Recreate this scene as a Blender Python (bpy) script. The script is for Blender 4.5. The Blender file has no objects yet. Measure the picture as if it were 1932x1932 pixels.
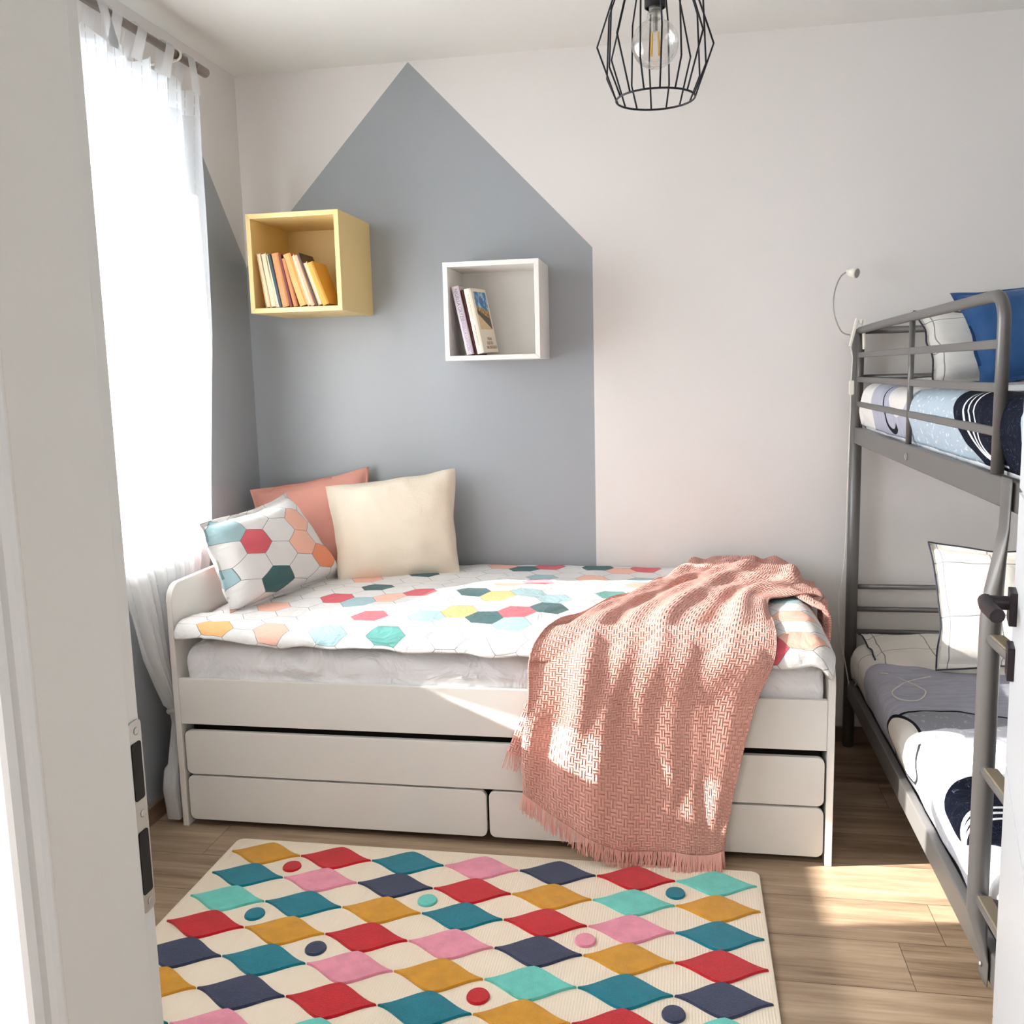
import bpy, math, random
from mathutils import Vector, Matrix, noise as mn
random.seed(7)
PI = math.pi
sc = bpy.context.scene
COL = sc.collection
# ------------------------------------------------------------------ camera, light, exposure
CAM = Vector((1.7218, -3.6809, 1.433))
YAW, PITCH, ROLL, FPX = 0.1793, -0.1441, -0.0255, 1803.25
fwd = Vector((-math.sin(YAW) * math.cos(PITCH), math.cos(YAW) * math.cos(PITCH), math.sin(PITCH)))
r0 = Vector((math.cos(YAW), math.sin(YAW), 0)); u0 = r0.cross(fwd)
rt = math.cos(ROLL) * r0 + math.sin(ROLL) * u0
up = -math.sin(ROLL) * r0 + math.cos(ROLL) * u0
cd = bpy.data.cameras.new('camera'); cam = bpy.data.objects.new('camera', cd); COL.objects.link(cam)
cam.matrix_world = Matrix(((rt.x, up.x, -fwd.x, CAM.x), (rt.y, up.y, -fwd.y, CAM.y), (rt.z, up.z, -fwd.z, CAM.z), (0, 0, 0, 1)))
cd.sensor_fit = 'HORIZONTAL'; cd.sensor_width = 36; cd.lens = 36 * FPX / 1932; cd.clip_start = 0.02
sc.camera = cam

w = bpy.data.worlds.new('sky'); sc.world = w; w.use_nodes = True
bg = w.node_tree.nodes['Background']; bg.inputs[0].default_value = (0.80, 0.90, 1.0, 1); bg.inputs[1].default_value = 12.0
sd = bpy.data.lights.new('sun', 'SUN'); sun = bpy.data.objects.new('sun', sd); COL.objects.link(sun)
sd.energy = 24; sd.color = (1.0, 0.95, 0.88); sd.angle = math.radians(0.7)
SUN = Vector((1.0, 0.19, -0.43)).normalized()
sun.rotation_euler = SUN.to_track_quat('-Z', 'Y').to_euler(); sun.location = (-3, -2, 3)
def area(name, loc, rot, sx, sy, e, col=(1, 1, 1)):
    d = bpy.data.lights.new(name, 'AREA'); o = bpy.data.objects.new(name, d); COL.objects.link(o)
    d.shape = 'RECTANGLE'; d.size = sx; d.size_y = sy; d.energy = e; d.color = col
    o.location = loc; o.rotation_euler = rot; return o
area('hall_fill', (0.55, -4.3, 2.50), (0, 0, 0), 0.9, 1.4, 60, (0.97, 0.98, 1.0))  # unseen fill light added in the hall behind the camera
pt = area('window_portal', (-0.32, -1.525, 1.62), (0, math.radians(-90), 0), 1.5, 1.9, 1); pt.data.cycles.is_portal = True
sc.view_settings.view_transform = 'Standard'; sc.view_settings.look = 'None'
sc.view_settings.gamma = 1; sc.view_settings.use_curve_mapping = False
sc.view_settings.exposure = 0.36
sc.cycles.max_bounces = 10; sc.cycles.diffuse_bounces = 6; sc.cycles.transparent_max_bounces = 16
sc.cycles.sample_clamp_indirect = 8; sc.cycles.caustics_reflective = False; sc.cycles.caustics_refractive = False
sc.cycles.use_denoising = True

# ------------------------------------------------------------------ node helpers
def srgb(r, g=None, b=None):
    if isinstance(r, str):
        h = r.lstrip('#'); r, g, b = [int(h[i:i + 2], 16) for i in (0, 2, 4)]
    f = lambda c: (c / 255) / 12.92 if c / 255 <= 0.04045 else ((c / 255 + 0.055) / 1.055) ** 2.4
    return (f(r), f(g), f(b), 1)
class S:
    def __init__(s, nt, v): s.nt = nt; s.v = v
    def m(s, op, b=None, c=None):
        n = s.nt.nodes.new('ShaderNodeMath'); n.operation = op
        for i, q in enumerate((s, b, c)):
            if q is None: continue
            if isinstance(q, S): s.nt.links.new(q.v, n.inputs[i])
            else: n.inputs[i].default_value = q
        return S(s.nt, n.outputs[0])
    def __add__(s, o): return s.m('ADD', o)
    def __radd__(s, o): return s.m('ADD', o)
    def __sub__(s, o): return s.m('SUBTRACT', o)
    def __rsub__(s, o): return (s * -1).m('ADD', o)
    def __mul__(s, o): return s.m('MULTIPLY', o)
    def __rmul__(s, o): return s.m('MULTIPLY', o)
    def __truediv__(s, o): return s.m('DIVIDE', o)
    def lt(s, o): return s.m('LESS_THAN', o)
    def gt(s, o): return s.m('GREATER_THAN', o)
    def abs(s): return s.m('ABSOLUTE')
    def sin(s): return s.m('SINE')
    def mod(s, o): return s.m('FLOORED_MODULO', o)
    def max(s, o): return s.m('MAXIMUM', o)
    def min(s, o): return s.m('MINIMUM', o)
    def smooth(s, a, b):
        n = s.nt.nodes.new('ShaderNodeMapRange'); n.interpolation_type = 'SMOOTHSTEP'
        s.nt.links.new(s.v, n.inputs[0]); n.inputs[1].default_value = a; n.inputs[2].default_value = b
        return S(s.nt, n.outputs[0])
class Mat:
    def __init__(s, name, color=(0.8, 0.8, 0.8, 1), rough=0.6, metal=0, spec=0.5, sheen=0):
        s.m = bpy.data.materials.new(name); s.m.use_nodes = True; s.nt = s.m.node_tree
        s.b = s.nt.nodes['Principled BSDF']; s.out = s.nt.nodes['Material Output']
        s.b.inputs['Base Color'].default_value = color; s.b.inputs['Roughness'].default_value = rough
        s.b.inputs['Metallic'].default_value = metal; s.b.inputs['Specular IOR Level'].default_value = spec
        if sheen: s.b.inputs['Sheen Weight'].default_value = sheen
        s.m.diffuse_color = color
    def coord(s, k='Object'):
        n = s.nt.nodes.new('ShaderNodeTexCoord'); return n.outputs[k]
    def geo(s):
        n = s.nt.nodes.new('ShaderNodeNewGeometry'); return n.outputs['Position']
    def sep(s, v):
        n = s.nt.nodes.new('ShaderNodeSeparateXYZ'); s.nt.links.new(v, n.inputs[0]); return [S(s.nt, o) for o in n.outputs]
    def comb(s, x, y, z=0):
        n = s.nt.nodes.new('ShaderNodeCombineXYZ')
        for i, q in enumerate((x, y, z)):
            if isinstance(q, S): s.nt.links.new(q.v, n.inputs[i])
            else: n.inputs[i].default_value = q
        return n.outputs[0]
    def noise(s, v, scale, detail=3, rough=0.5, dist=0):
        n = s.nt.nodes.new('ShaderNodeTexNoise'); s.nt.links.new(v, n.inputs['Vector'])
        n.inputs['Scale'].default_value = scale; n.inputs['Detail'].default_value = detail
        n.inputs['Roughness'].default_value = rough; n.inputs['Distortion'].default_value = dist
        return S(s.nt, n.outputs[0])
    def vor(s, v, scale, feature='F1'):
        n = s.nt.nodes.new('ShaderNodeTexVoronoi'); n.feature = feature; s.nt.links.new(v, n.inputs['Vector']); n.inputs['Scale'].default_value = scale
        return S(s.nt, n.outputs[0]), n
    def white(s, v):
        n = s.nt.nodes.new('ShaderNodeTexWhiteNoise'); s.nt.links.new(v, n.inputs['Vector']); return S(s.nt, n.outputs[0])
    def mix(s, f, a, b):
        n = s.nt.nodes.new('ShaderNodeMix'); n.data_type = 'RGBA'
        for q, i in ((f, 0), (a, 6), (b, 7)):
            if isinstance(q, S): s.nt.links.new(q.v, n.inputs[i])
            elif hasattr(q, 'is_linked'): s.nt.links.new(q, n.inputs[i])
            else: n.inputs[i].default_value = q
        return n.outputs[2]
    def color(s, v): s.nt.links.new(v, s.b.inputs['Base Color'])
    def bump(s, h, strength=0.3, dist=0.01, normal=None):
        n = s.nt.nodes.new('ShaderNodeBump'); s.nt.links.new(h.v, n.inputs['Height'])
        n.inputs['Strength'].default_value = strength; n.inputs['Distance'].default_value = dist
        if normal: s.nt.links.new(normal, n.inputs['Normal'])
        s.nt.links.new(n.outputs[0], s.b.inputs['Normal']); return n.outputs[0]
def plain(name, hexc, rough=0.6, metal=0, spec=0.5, bump=0, bscale=300, sheen=0):
    M = Mat(name, srgb(hexc), rough, metal, spec, sheen)
    n = M.noise(M.coord(), bscale, 3)
    if bump: M.bump(n, bump, 0.002)
    c = srgb(hexc); k = 0.96
    M.color(M.mix(n, (c[0] * k, c[1] * k, c[2] * k, 1), c))
    return M.m

# ------------------------------------------------------------------ mesh helpers
def obj(name, verts, faces, mat, parent=None, smooth=False, uvs=None, bevel=0, mats=None, midx=None, segs=2):
    me = bpy.data.meshes.new(name); me.from_pydata([tuple(v) for v in verts], [], faces)
    if smooth: me.polygons.foreach_set('use_smooth', [True] * len(me.polygons))
    for m in (mats or [mat]): me.materials.append(m)
    if midx: me.polygons.foreach_set('material_index', midx)
    if uvs:
        L = me.uv_layers.new(name='UVMap')
        for p in me.polygons:
            for li in p.loop_indices: L.data[li].uv = uvs[me.loops[li].vertex_index]
    me.update()
    o = bpy.data.objects.new(name, me); COL.objects.link(o)
    if parent: o.parent = parent; o.matrix_parent_inverse = Matrix.Identity(4); 
    if parent:
        pl = parent
        inv = Matrix.Identity(4)
        o.matrix_parent_inverse = WM(parent).inverted()
    if bevel:
        b = o.modifiers.new('bevel', 'BEVEL'); b.width = bevel; b.segments = segs; b.limit_method = 'ANGLE'; b.angle_limit = 0.6
        me.polygons.foreach_set('use_smooth', [True] * len(me.polygons))
        try:
            wn = o.modifiers.new('wn', 'WEIGHTED_NORMAL'); wn.keep_sharp = True
        except Exception: pass
    return o
def WM(o):
    m = Matrix.LocRotScale(o.location, o.rotation_euler, o.scale)
    if o.parent: m = WM(o.parent) @ o.matrix_parent_inverse @ m
    return m
class MB:
    def __init__(s): s.v = []; s.f = []
    def add(s, v, f):
        n = len(s.v); s.v += [Vector(q) for q in v]; s.f += [[i + n for i in q] for q in f]; return s
    def box(s, x0, x1, y0, y1, z0, z1):
        v = [(x, y, z) for x in (x0, x1) for y in (y0, y1) for z in (z0, z1)]
        return s.add(v, [(0, 1, 3, 2), (4, 6, 7, 5), (0, 4, 5, 1), (2, 3, 7, 6), (0, 2, 6, 4), (1, 5, 7, 3)])
    def tube(s, pts, r, n=10, closed=False, r2=None, cap=True):
        pts = [Vector(p) for p in pts]; m = len(pts); rings = []
        prev = None
        for i, p in enumerate(pts):
            a = pts[(i - 1) % m] if (closed or i) else p; b = pts[(i + 1) % m] if (closed or i < m - 1) else p
            t = (b - a).normalized()
            if prev is None: nrm = t.orthogonal().normalized()
            else: nrm = (prev - t * prev.dot(t)).normalized()
            prev = nrm; bn = t.cross(nrm)
            rr = r[i] if isinstance(r, (list, tuple)) else r
            rings.append([p + nrm * math.cos(2 * PI * k / n) * rr + bn * math.sin(2 * PI * k / n) * rr for k in range(n)])
        v = [q for g in rings for q in g]; f = []
        for i in range(m if closed else m - 1):
            for k in range(n):
                j = (i + 1) % m; f.append((i * n + k, i * n + (k + 1) % n, j * n + (k + 1) % n, j * n + k))
        if not closed and cap: f.append(tuple(range(n - 1, -1, -1))); f.append(tuple((m - 1) * n + k for k in range(n)))
        return s.add(v, f)
    def lathe(s, prof, c=(0, 0, 0), axis=(0, 0, 1), n=24):
        ax = Vector(axis).normalized(); a = ax.orthogonal().normalized(); b = ax.cross(a); c = Vector(c)
        v = [c + ax * z + (a * math.cos(2 * PI * k / n) + b * math.sin(2 * PI * k / n)) * max(r, 1e-5) for r, z in prof for k in range(n)]
        f = [(i * n + k, i * n + (k + 1) % n, (i + 1) * n + (k + 1) % n, (i + 1) * n + k) for i in range(len(prof) - 1) for k in range(n)]
        f.append(tuple(range(n - 1, -1, -1))); f.append(tuple((len(prof) - 1) * n + k for k in range(n)))
        return s.add(v, f)
    def prism(s, poly, fn):   # poly list of 2D, fn(u,v,side)->3D for side 0/1
        n = len(poly); v = [fn(u, w_, 0) for u, w_ in poly] + [fn(u, w_, 1) for u, w_ in poly]
        return s.add(v, [tuple(range(n))[::-1], tuple(range(n, 2 * n))] + [(i, (i + 1) % n, n + (i + 1) % n, n + i) for i in range(n)])
    def build(s, name, mat, parent=None, **k): return obj(name, s.v, s.f, mat, parent, **k)
def grid(nu, nv, fn, uvfn=None):
    v = []; uv = []
    for j in range(nv + 1):
        for i in range(nu + 1):
            a, b = i / nu, j / nv; v.append(Vector(fn(a, b))); uv.append(uvfn(a, b) if uvfn else (a, b))
    f = [(j * (nu + 1) + i, j * (nu + 1) + i + 1, (j + 1) * (nu + 1) + i + 1, (j + 1) * (nu + 1) + i) for j in range(nv) for i in range(nu)]
    return v, f, uv
def rrect(x0, x1, y0, y1, r, n=6):
    p = []
    for cx, cy, a0 in ((x1 - r, y1 - r, 0), (x0 + r, y1 - r, PI / 2), (x0 + r, y0 + r, PI), (x1 - r, y0 + r, 1.5 * PI)):
        for k in range(n + 1):
            a = a0 + PI / 2 * k / n; p.append((cx + r * math.cos(a), cy + r * math.sin(a)))
    return p
def crom(P, t):
    n = len(P) - 1; t = max(0, min(0.99999, t)) * n; i = int(t); f = t - i
    p0, p1, p2, p3 = P[max(i - 1, 0)], P[i], P[i + 1], P[min(i + 2, n)]
    if isinstance(p1, (int, float)):
        return 0.5 * (2 * p1 + (p2 - p0) * f + (2 * p0 - 5 * p1 + 4 * p2 - p3) * f * f + (3 * p1 - p0 - 3 * p2 + p3) * f ** 3)
    return 0.5 * (2 * p1 + (p2 - p0) * f + (2 * p0 - 5 * p1 + 4 * p2 - p3) * f * f + (3 * p1 - p0 - 3 * p2 + p3) * f ** 3)
def spline(P, n): P = [Vector(p) for p in P]; return [crom(P, i / n) for i in range(n + 1)]
def nz(x, y, z=0, s=1): return mn.noise(Vector((x * s, y * s, z * s)))
def tag(o, label, cat, group=None, kind=None):
    o['label'] = label; o['category'] = cat
    if group: o['group'] = group
    if kind: o['kind'] = kind
    return o
def thing(name, loc, label, cat, group=None):
    o = bpy.data.objects.new(name, None); COL.objects.link(o); o.location = loc; o.empty_display_size = 0.05
    return tag(o, label, cat, group)
def struct(o): o['kind'] = 'structure'; return o
def catmat(o): return o

# ------------------------------------------------------------------ materials
WALLC = srgb(228, 224, 221); GREY = srgb(157, 162, 167)
def wall_mat(name, kind):
    M = Mat(name, WALLC, 0.75, spec=0.3)
    P = M.geo(); x, y, z = M.sep(P)
    if kind == 'back':
        # gable: eaves at z=1.886, ridge at x=0.70 z=2.60, edge at x=1.386
        h = (x - 0.70).abs() * -1.035 + 2.602
        g = z.lt(h) * x.lt(1.386)
    elif kind == 'left':
        h = (y + 0.45).abs() * -1.17 + 2.413
        g = z.lt(h) * y.gt(-1.34)
    n = M.noise(P, 3, 2); fine = M.noise(P, 260, 2)
    if kind in ('back', 'left'):
        M.color(M.mix(g, WALLC, GREY))
        M.nt.links.new((g * -0.42 + 0.75).v, M.b.inputs['Roughness'])
        M.nt.links.new((g * 0.4 + 0.3).v, M.b.inputs['Specular IOR Level'])
    M.bump(fine + n * 2, 0.12, 0.002)
    return M.m
m_wall = wall_mat('wall_paint', 'plain'); m_back = wall_mat('wall_paint_back', 'back'); m_left = wall_mat('wall_paint_left', 'left')
m_ceil = plain('ceiling_paint', '#e4e3de', 0.9, bump=0.05)
m_white = plain('white_lacquer', '#e9e6e0', 0.38, spec=0.45)
m_dooredge = plain('door_frame_white', '#cfd0cd', 0.45)
m_door = plain('door_white', '#d9dcde', 0.45)
m_dark = plain('painted_gap_shade', '#15130f', 0.8)  # near-black colour stands in for shade inside gaps and holes
m_steel = plain('brushed_steel', '#b5b5b0', 0.35, metal=0.9)
m_pole = plain('pole_metal', '#9c918a', 0.32, metal=0.75)
m_bunk = plain('grey_bunk_metal', '#6e6c6a', 0.42, metal=0.35, spec=0.6)
m_black = plain('black_metal', '#191820', 0.45, metal=0.3)
m_blackbrown = plain('bronze_black_handle', '#2a2227', 0.4, metal=0.5)
m_wplastic = plain('white_plastic', '#eae6da', 0.4)
m_cable = plain('white_cable', '#dedbd2', 0.5)
m_grey_tube = plain('gooseneck_grey', '#a9a6a0', 0.4, metal=0.3)
def floor_mat():
    M = Mat('oak_laminate', rough=0.38, spec=0.4)
    P = M.geo(); x, y, z = M.sep(P)
    pw, pl = 0.192, 1.28
    row = (y / pw).m('FLOOR'); off = M.white(M.comb(row, 7.0)) * pl
    xx = x + off; colm = (xx / pl).m('FLOOR')
    pid = M.white(M.comb(row, colm, 3.0))
    gx = xx + pid * 13.0
    g1 = M.noise(M.comb(gx * 1.6, y * 22 + pid * 50, 0), 1.0, 6, 0.6, 0.8)
    g2 = M.noise(M.comb(gx * 4.5, y * 120 + pid * 20, 1), 1.0, 5, 0.65, 0.4)
    g3 = M.noise(M.comb(gx * 0.9, y * 5 + pid * 9, 2), 1.6, 3, 0.5, 1.5)
    t = g1 * 0.55 + g2 * 0.3 + g3 * 0.35 + pid * 0.12
    n = M.nt.nodes.new('ShaderNodeValToRGB'); M.nt.links.new(t.v, n.inputs[0])
    cr = n.color_ramp; cr.elements[0].position = 0.42; cr.elements[0].color = srgb(92, 73, 58)
    cr.elements[1].position = 0.86; cr.elements[1].color = srgb(190, 168, 142)
    e = cr.elements.new(0.60); e.color = srgb(150, 127, 104)
    fy = y.mod(pw); fx = xx.mod(pl)
    seam = (fy.lt(0.0022)).max(fx.lt(0.002))
    M.color(M.mix(seam * 0.7, n.outputs[0], srgb(62, 46, 34)))
    M.bump(g2 * 0.6 - seam * 1.5, 0.25, 0.0012)
    M.nt.links.new((g2 * 0.2 + 0.28).v, M.b.inputs['Roughness'])
    return M.m
m_floor = floor_mat()
def base_mat():
    M = Mat('oak_baseboard', rough=0.45); P = M.geo(); x, y, z = M.sep(P)
    t = M.noise(M.comb(x * 2, y * 2, z * 60), 1.0, 5, 0.6, 0.5)
    M.color(M.mix(t, srgb(96, 76, 62), srgb(150, 124, 102))); return M.m
m_base = base_mat()

HC = dict(O=srgb(247, 182, 122), P=srgb(244, 190, 170), L=srgb(160, 190, 196), T=srgb(96, 158, 152), R=srgb(216, 98, 108), D=srgb(62, 98, 100), Q=srgb(240, 150, 110))
HS = 0.062
def snap(px, py, s, ox=0, oy=0):
    rx, ry = 3 * s, math.sqrt(3) * s
    best = None
    for dx, dy in ((0, 0), (rx / 2, ry / 2)):
        a = round((px - ox - dx) / rx) * rx + dx + ox; b = round((py - oy - dy) / ry) * ry + dy + oy
        d = (a - px) ** 2 + (b - py) ** 2
        if best is None or d < best[0]: best = (d, a, b)
    return best[1], best[2]
def hex_mat(name, cells, s, base=(226, 224, 222), ox=0, oy=0, wr=0.5, rot=0, sh=(0, 0)):
    M = Mat(name, rough=0.75, spec=0.25, sheen=0.1)
    u, v, _ = M.sep(M.coord('UV'))
    if rot: ua = u - sh[0]; va = v - sh[1]; u = ua * math.cos(rot) - va * math.sin(rot); v = ua * math.sin(rot) + va * math.cos(rot)
    rx, ry = 3 * s, math.sqrt(3) * s
    u2 = u - ox; v2 = v - oy
    ax = (u2 + rx / 2).mod(rx) - rx / 2; ay = (v2 + ry / 2).mod(ry) - ry / 2
    bx = u2.mod(rx) - rx / 2; by = v2.mod(ry) - ry / 2
    sel = (ax * ax + ay * ay).lt(bx * bx + by * by)
    inv = 1 - sel
    gx = ax * sel + bx * inv; gy = ay * sel + by * inv
    cx = u - gx; cy = v - gy
    d = gy.abs().max(gx.abs() * (math.sqrt(3) / 2) + gy.abs() * 0.5)
    line = d.gt(ry / 2 - 0.0009)
    col = None; cur = srgb(*base)
    used = set()
    for px, py, k in cells:
        a, b = snap(px, py, s, ox, oy)
        key = (round(a, 3), round(b, 3))
        if key in used: continue
        used.add(key)
        f = ((cx - a).abs() + (cy - b).abs()).lt(s * 0.3)
        cur = M.mix(f, cur, HC[k])
    M.color(M.mix(line * 0.85, cur, srgb(98, 104, 108)))
    P = M.coord('UV')
    n1 = M.noise(P, 9, 4, 0.55, 1.2); n2 = M.noise(P, 30, 3, 0.5, 0.6)
    M.bump(n1 * 1.0 + n2 * 0.3, wr, 0.018)
    return M.m
DC = [(.293, -1.0, 'O'), (1.02, -.811, 'O'), (1.102, -.624, 'O'), (.501, -1.04, 'P'), (.721, -.591, 'P'), (.358, -.80, 'P'), (1.08, -.464, 'P'), (1.366, -.302, 'P'), (1.462, -.142, 'P'), (.985, -.092, 'P'), (1.535, -.392, 'P'), (2.017, -1.0, 'P'), (2.045, -.754, 'P'),
      (.70, -1.04, 'L'), (.922, -.851, 'L'), (.66, -.724, 'L'), (1.194, -.892, 'L'), (1.192, -.56, 'L'), (1.53, -.25, 'L'), (1.182, -.22, 'L'), (1.284, -.675, 'L'), (.868, -1.06, 'T'), (.739, -.84, 'R'), (.50, -.64, 'R'), (.814, -.546, 'R'), (1.191, -.771, 'R'), (1.183, -.399, 'R'), (1.188, -.09, 'R'), (1.954, -1.06, 'R'),
      (1.085, -.832, 'D'), (.625, -.527, 'D'), (.991, -.549, 'D'), (.787, -.239, 'D'), (1.459, -.485, 'T'), (1.366, -.10, 'D'), (1.08, -.116, 'D'), (1.355, -.738, 'D'), (2.05, -.5, 'L'), (.6, -.3, 'P'), (1.62, -.05, 'R')]
m_duvet = hex_mat('hexagon_duvet_cotton', DC, HS)
PS = 0.058
# pillow cells given in pillow uv metres (u across 0..0.62, v up 0..0.46)
PC = [(0, 0, 'R'), (-.093, .054, 'L'), (-.093, -.161, 'L'), (.093, -.161, 'D'), (.186, 0, 'P'), (.279, -.054, 'Q'), (.186, .107, 'P'), (0, -.32, 'P')]
m_hexpillow = hex_mat('hexagon_pillow_cotton', [(a * .9, b * .9, k) for a, b, k in PC], HS * .9, wr=0.35, rot=math.radians(22), sh=(.108, .245))
def cloth(name, hexc, rough=0.85, wr=0.3, wscale=10, fine=0, wdist=0.015, sheen=0.2):
    M = Mat(name, srgb(hexc), rough, spec=0.25, sheen=sheen)
    P = M.coord('Object'); n = M.noise(P, wscale, 4, 0.55, 0.8)
    h = n
    if fine:
        x, y, z = M.sep(M.coord('UV'))
        wv = (x * fine).sin() * 0.5 + (y * fine).sin() * 0.5
        h = n + wv * 0.06
    M.bump(h, wr, wdist); return M.m
m_sheet = cloth('white_fitted_sheet', '#f0f0f2', wr=0.8, wscale=6, wdist=0.05)
m_pink = cloth('salmon_cushion', '#e8a798', fine=1500)
m_cream = cloth('cream_linen', '#e9dcc9', fine=1200)
m_navy = cloth('navy_blue_cotton', '#2f5587', wscale=14)
def throw_mat():
    M = Mat('salmon_basket_knit', rough=0.9, spec=0.2, sheen=0.3)
    u, v, _ = M.sep(M.coord('UV'))
    p = 0.0150
    n = M.noise(M.coord('UV'), 60, 3)
    a = (u * (2 * PI / (2 * p))).sin(); b = (v * (2 * PI / (2 * p))).sin()
    chk = (a * b).smooth(-0.25, 0.25)
    hu = (u * (2 * PI / p)).sin().abs(); hv = (v * (2 * PI / p)).sin().abs()
    h = chk * hu.m('POWER', 0.5) + (1 - chk) * hv.m('POWER', 0.5)
    M.color(M.mix((h * 1.2 + n * 0.3).smooth(0.1, 1.0), srgb(202, 128, 112), srgb(241, 178, 163)))  # weave gaps coloured darker, crevice shade put into the knit colour
    M.bump(h + n * 0.25, 0.9, 0.006); return M.m
m_throw = throw_mat()
m_fringe = plain('salmon_fringe', '#e9b0a2', 0.9)

# ------------------------------------------------------------------ room
H = 2.604; XR = 3.36; YF = -2.84
WY0, WY1, WZ0, WZ1 = -2.45, -0.53, 0.88, 2.36      # window opening in the left wall
def pbox(name, x0, x1, y0, y1, z0, z1, mat, parent=None, **k): return MB().box(x0, x1, y0, y1, z0, z1).build(name, mat, parent, **k)
struct(pbox('floor', -0.3, XR + .12, -5.3, 0.12, -0.1, 0, m_floor))
struct(pbox('ceiling', -0.3, XR + .12, -5.3, 0.12, H, H + 0.1, m_ceil))
struct(pbox('wall_back', -0.3, XR + .12, 0, 0.12, 0, H, m_back))
lw = MB()
lw.box(-0.3, 0, WY1, 0, 0, H).box(-0.3, 0, -5.3, WY0, 0, H).box(-0.3, 0, WY0, WY1, 0, WZ0).box(-0.3, 0, WY0, WY1, WZ1, H)
lw.box(-0.62, -0.3, WY0 - .2, WY1 + .2, WZ1, WZ1 + .12)  # unseen ledge outside, added above the window to cut off high sun
struct(lw.build('wall_left', m_left))
struct(pbox('wall_right', XR, XR + .12, -5.3, 0, 0, H, m_wall))
DX0, DX1, DZ = 1.178, 2.06, 2.06
fw = MB(); fw.box(0, DX0, -3.018, YF, 0, H).box(DX1, XR, -3.018, YF, 0, H).box(DX0, DX1, -3.018, YF, DZ + .02, H)
struct(fw.build('wall_front', m_wall))
struct(pbox('wall_hall', 0, XR, -5.3, -5.2, 0, H, m_wall))
# baseboards
struct(pbox('baseboard_left', 0, 0.014, YF, 0, 0, 0.06, m_base, bevel=0.002))
struct(pbox('baseboard_back', 0.014, XR, -0.014, 0, 0, 0.06, m_base, bevel=0.002))
# window
win = bpy.data.objects.new('window_1', None); COL.objects.link(win); win.location = (-0.2, -1.5, WZ0); struct(win)
fr = MB()
fr.box(-0.20, -0.13, WY0, WY0 + .06, WZ0, WZ1).box(-0.20, -0.13, WY1 - .06, WY1, WZ0, WZ1).box(-0.20, -0.13, WY0, WY1, WZ0, WZ0 + .06).box(-0.20, -0.13, WY0, WY1, WZ1 - .06, WZ1)
fr.build('window_frame', m_white, win, bevel=0.004)
glass = Mat('window_glass'); glass.b.inputs['Base Color'].default_value = (1, 1, 1, 1)
gt = glass.nt.nodes.new('ShaderNodeBsdfTransparent'); gg = glass.nt.nodes.new('ShaderNodeBsdfGlossy'); gg.inputs['Roughness'].default_value = 0.02
fr_ = glass.nt.nodes.new('ShaderNodeFresnel'); mx = glass.nt.nodes.new('ShaderNodeMixShader')
glass.nt.links.new(fr_.outputs[0], mx.inputs[0]); glass.nt.links.new(gt.outputs[0], mx.inputs[1]); glass.nt.links.new(gg.outputs[0], mx.inputs[2]); glass.nt.links.new(mx.outputs[0], glass.out.inputs[0])
pbox('window_pane', -0.168, -0.162, WY0 + .05, WY1 - .05, WZ0 + .05, WZ1 - .05, glass.m, win)
struct(pbox('trim_1', -0.13, 0.0, WY0, WY1, WZ0 - .0, WZ0 + .02, m_white)).name = 'trim_1'

# door frame: left jamb lining with stop, casing on the hall side
jl = MB()
jl.box(DX0 - .02, 1.207, -3.018, -2.895, 0, DZ).box(DX0 - .02, 1.182, -2.895, YF, 0, DZ)
jo = jl.build('trim_2', m_dooredge, bevel=0.0015); struct(jo)
st = thing('strike_plate', (1.182, -2.85, 1.0), 'long steel strike plate screwed to the edge of the white door frame at left', 'strike plate')
MB().prism(rrect(-2.862, YF, 0.898, 1.100, 0.006), lambda u, v, s: (1.182 + s * 0.0018, u, v)).build('plate', m_steel, st)
for z0, z1 in ((0.918, 0.985), (1.018, 1.078)):
    MB().prism(rrect(-2.860, -2.8435, z0, z1, 0.003), lambda u, v, s: (1.1825 + s * 0.0022, u, v)).build('latch_opening', m_dark, st)  # dark insert, the shade of the opening given as colour
for z in (0.908, 1.002, 1.089):
    MB().lathe([(0.0040, 0), (0.0040, 0.0019), (0.0028, 0.0023)], (1.1825, -2.849, z), (1, 0, 0), 12).build('screw', m_steel, st)
cs = MB()
cs.prism([(1.2065, -3.018), (1.2052, -3.019), (1.206, -3.028), (1.204, -3.034), (1.200, -3.037), (1.200, -3.041), (1.2055, -3.044), (1.2055, -3.055), (1.202, -3.058), (1.10, -3.058), (1.10, -3.018)], lambda u, v, s: (u, v, s * (DZ + .07)))
struct(cs.build('trim_3', m_door, smooth=False))
hd = MB(); hd.box(DX0, DX1, -3.018, YF, DZ, DZ + .02).box(DX1 - .02, DX1, -3.018, YF, 0, DZ).box(DX1 - .0, DX1 + .09, -3.058, -3.018, 0, DZ + .07).box(1.10, DX1 + .09, -3.058, -3.018, DZ, DZ + .07)
struct(hd.build('trim_4', m_dooredge))

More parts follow.
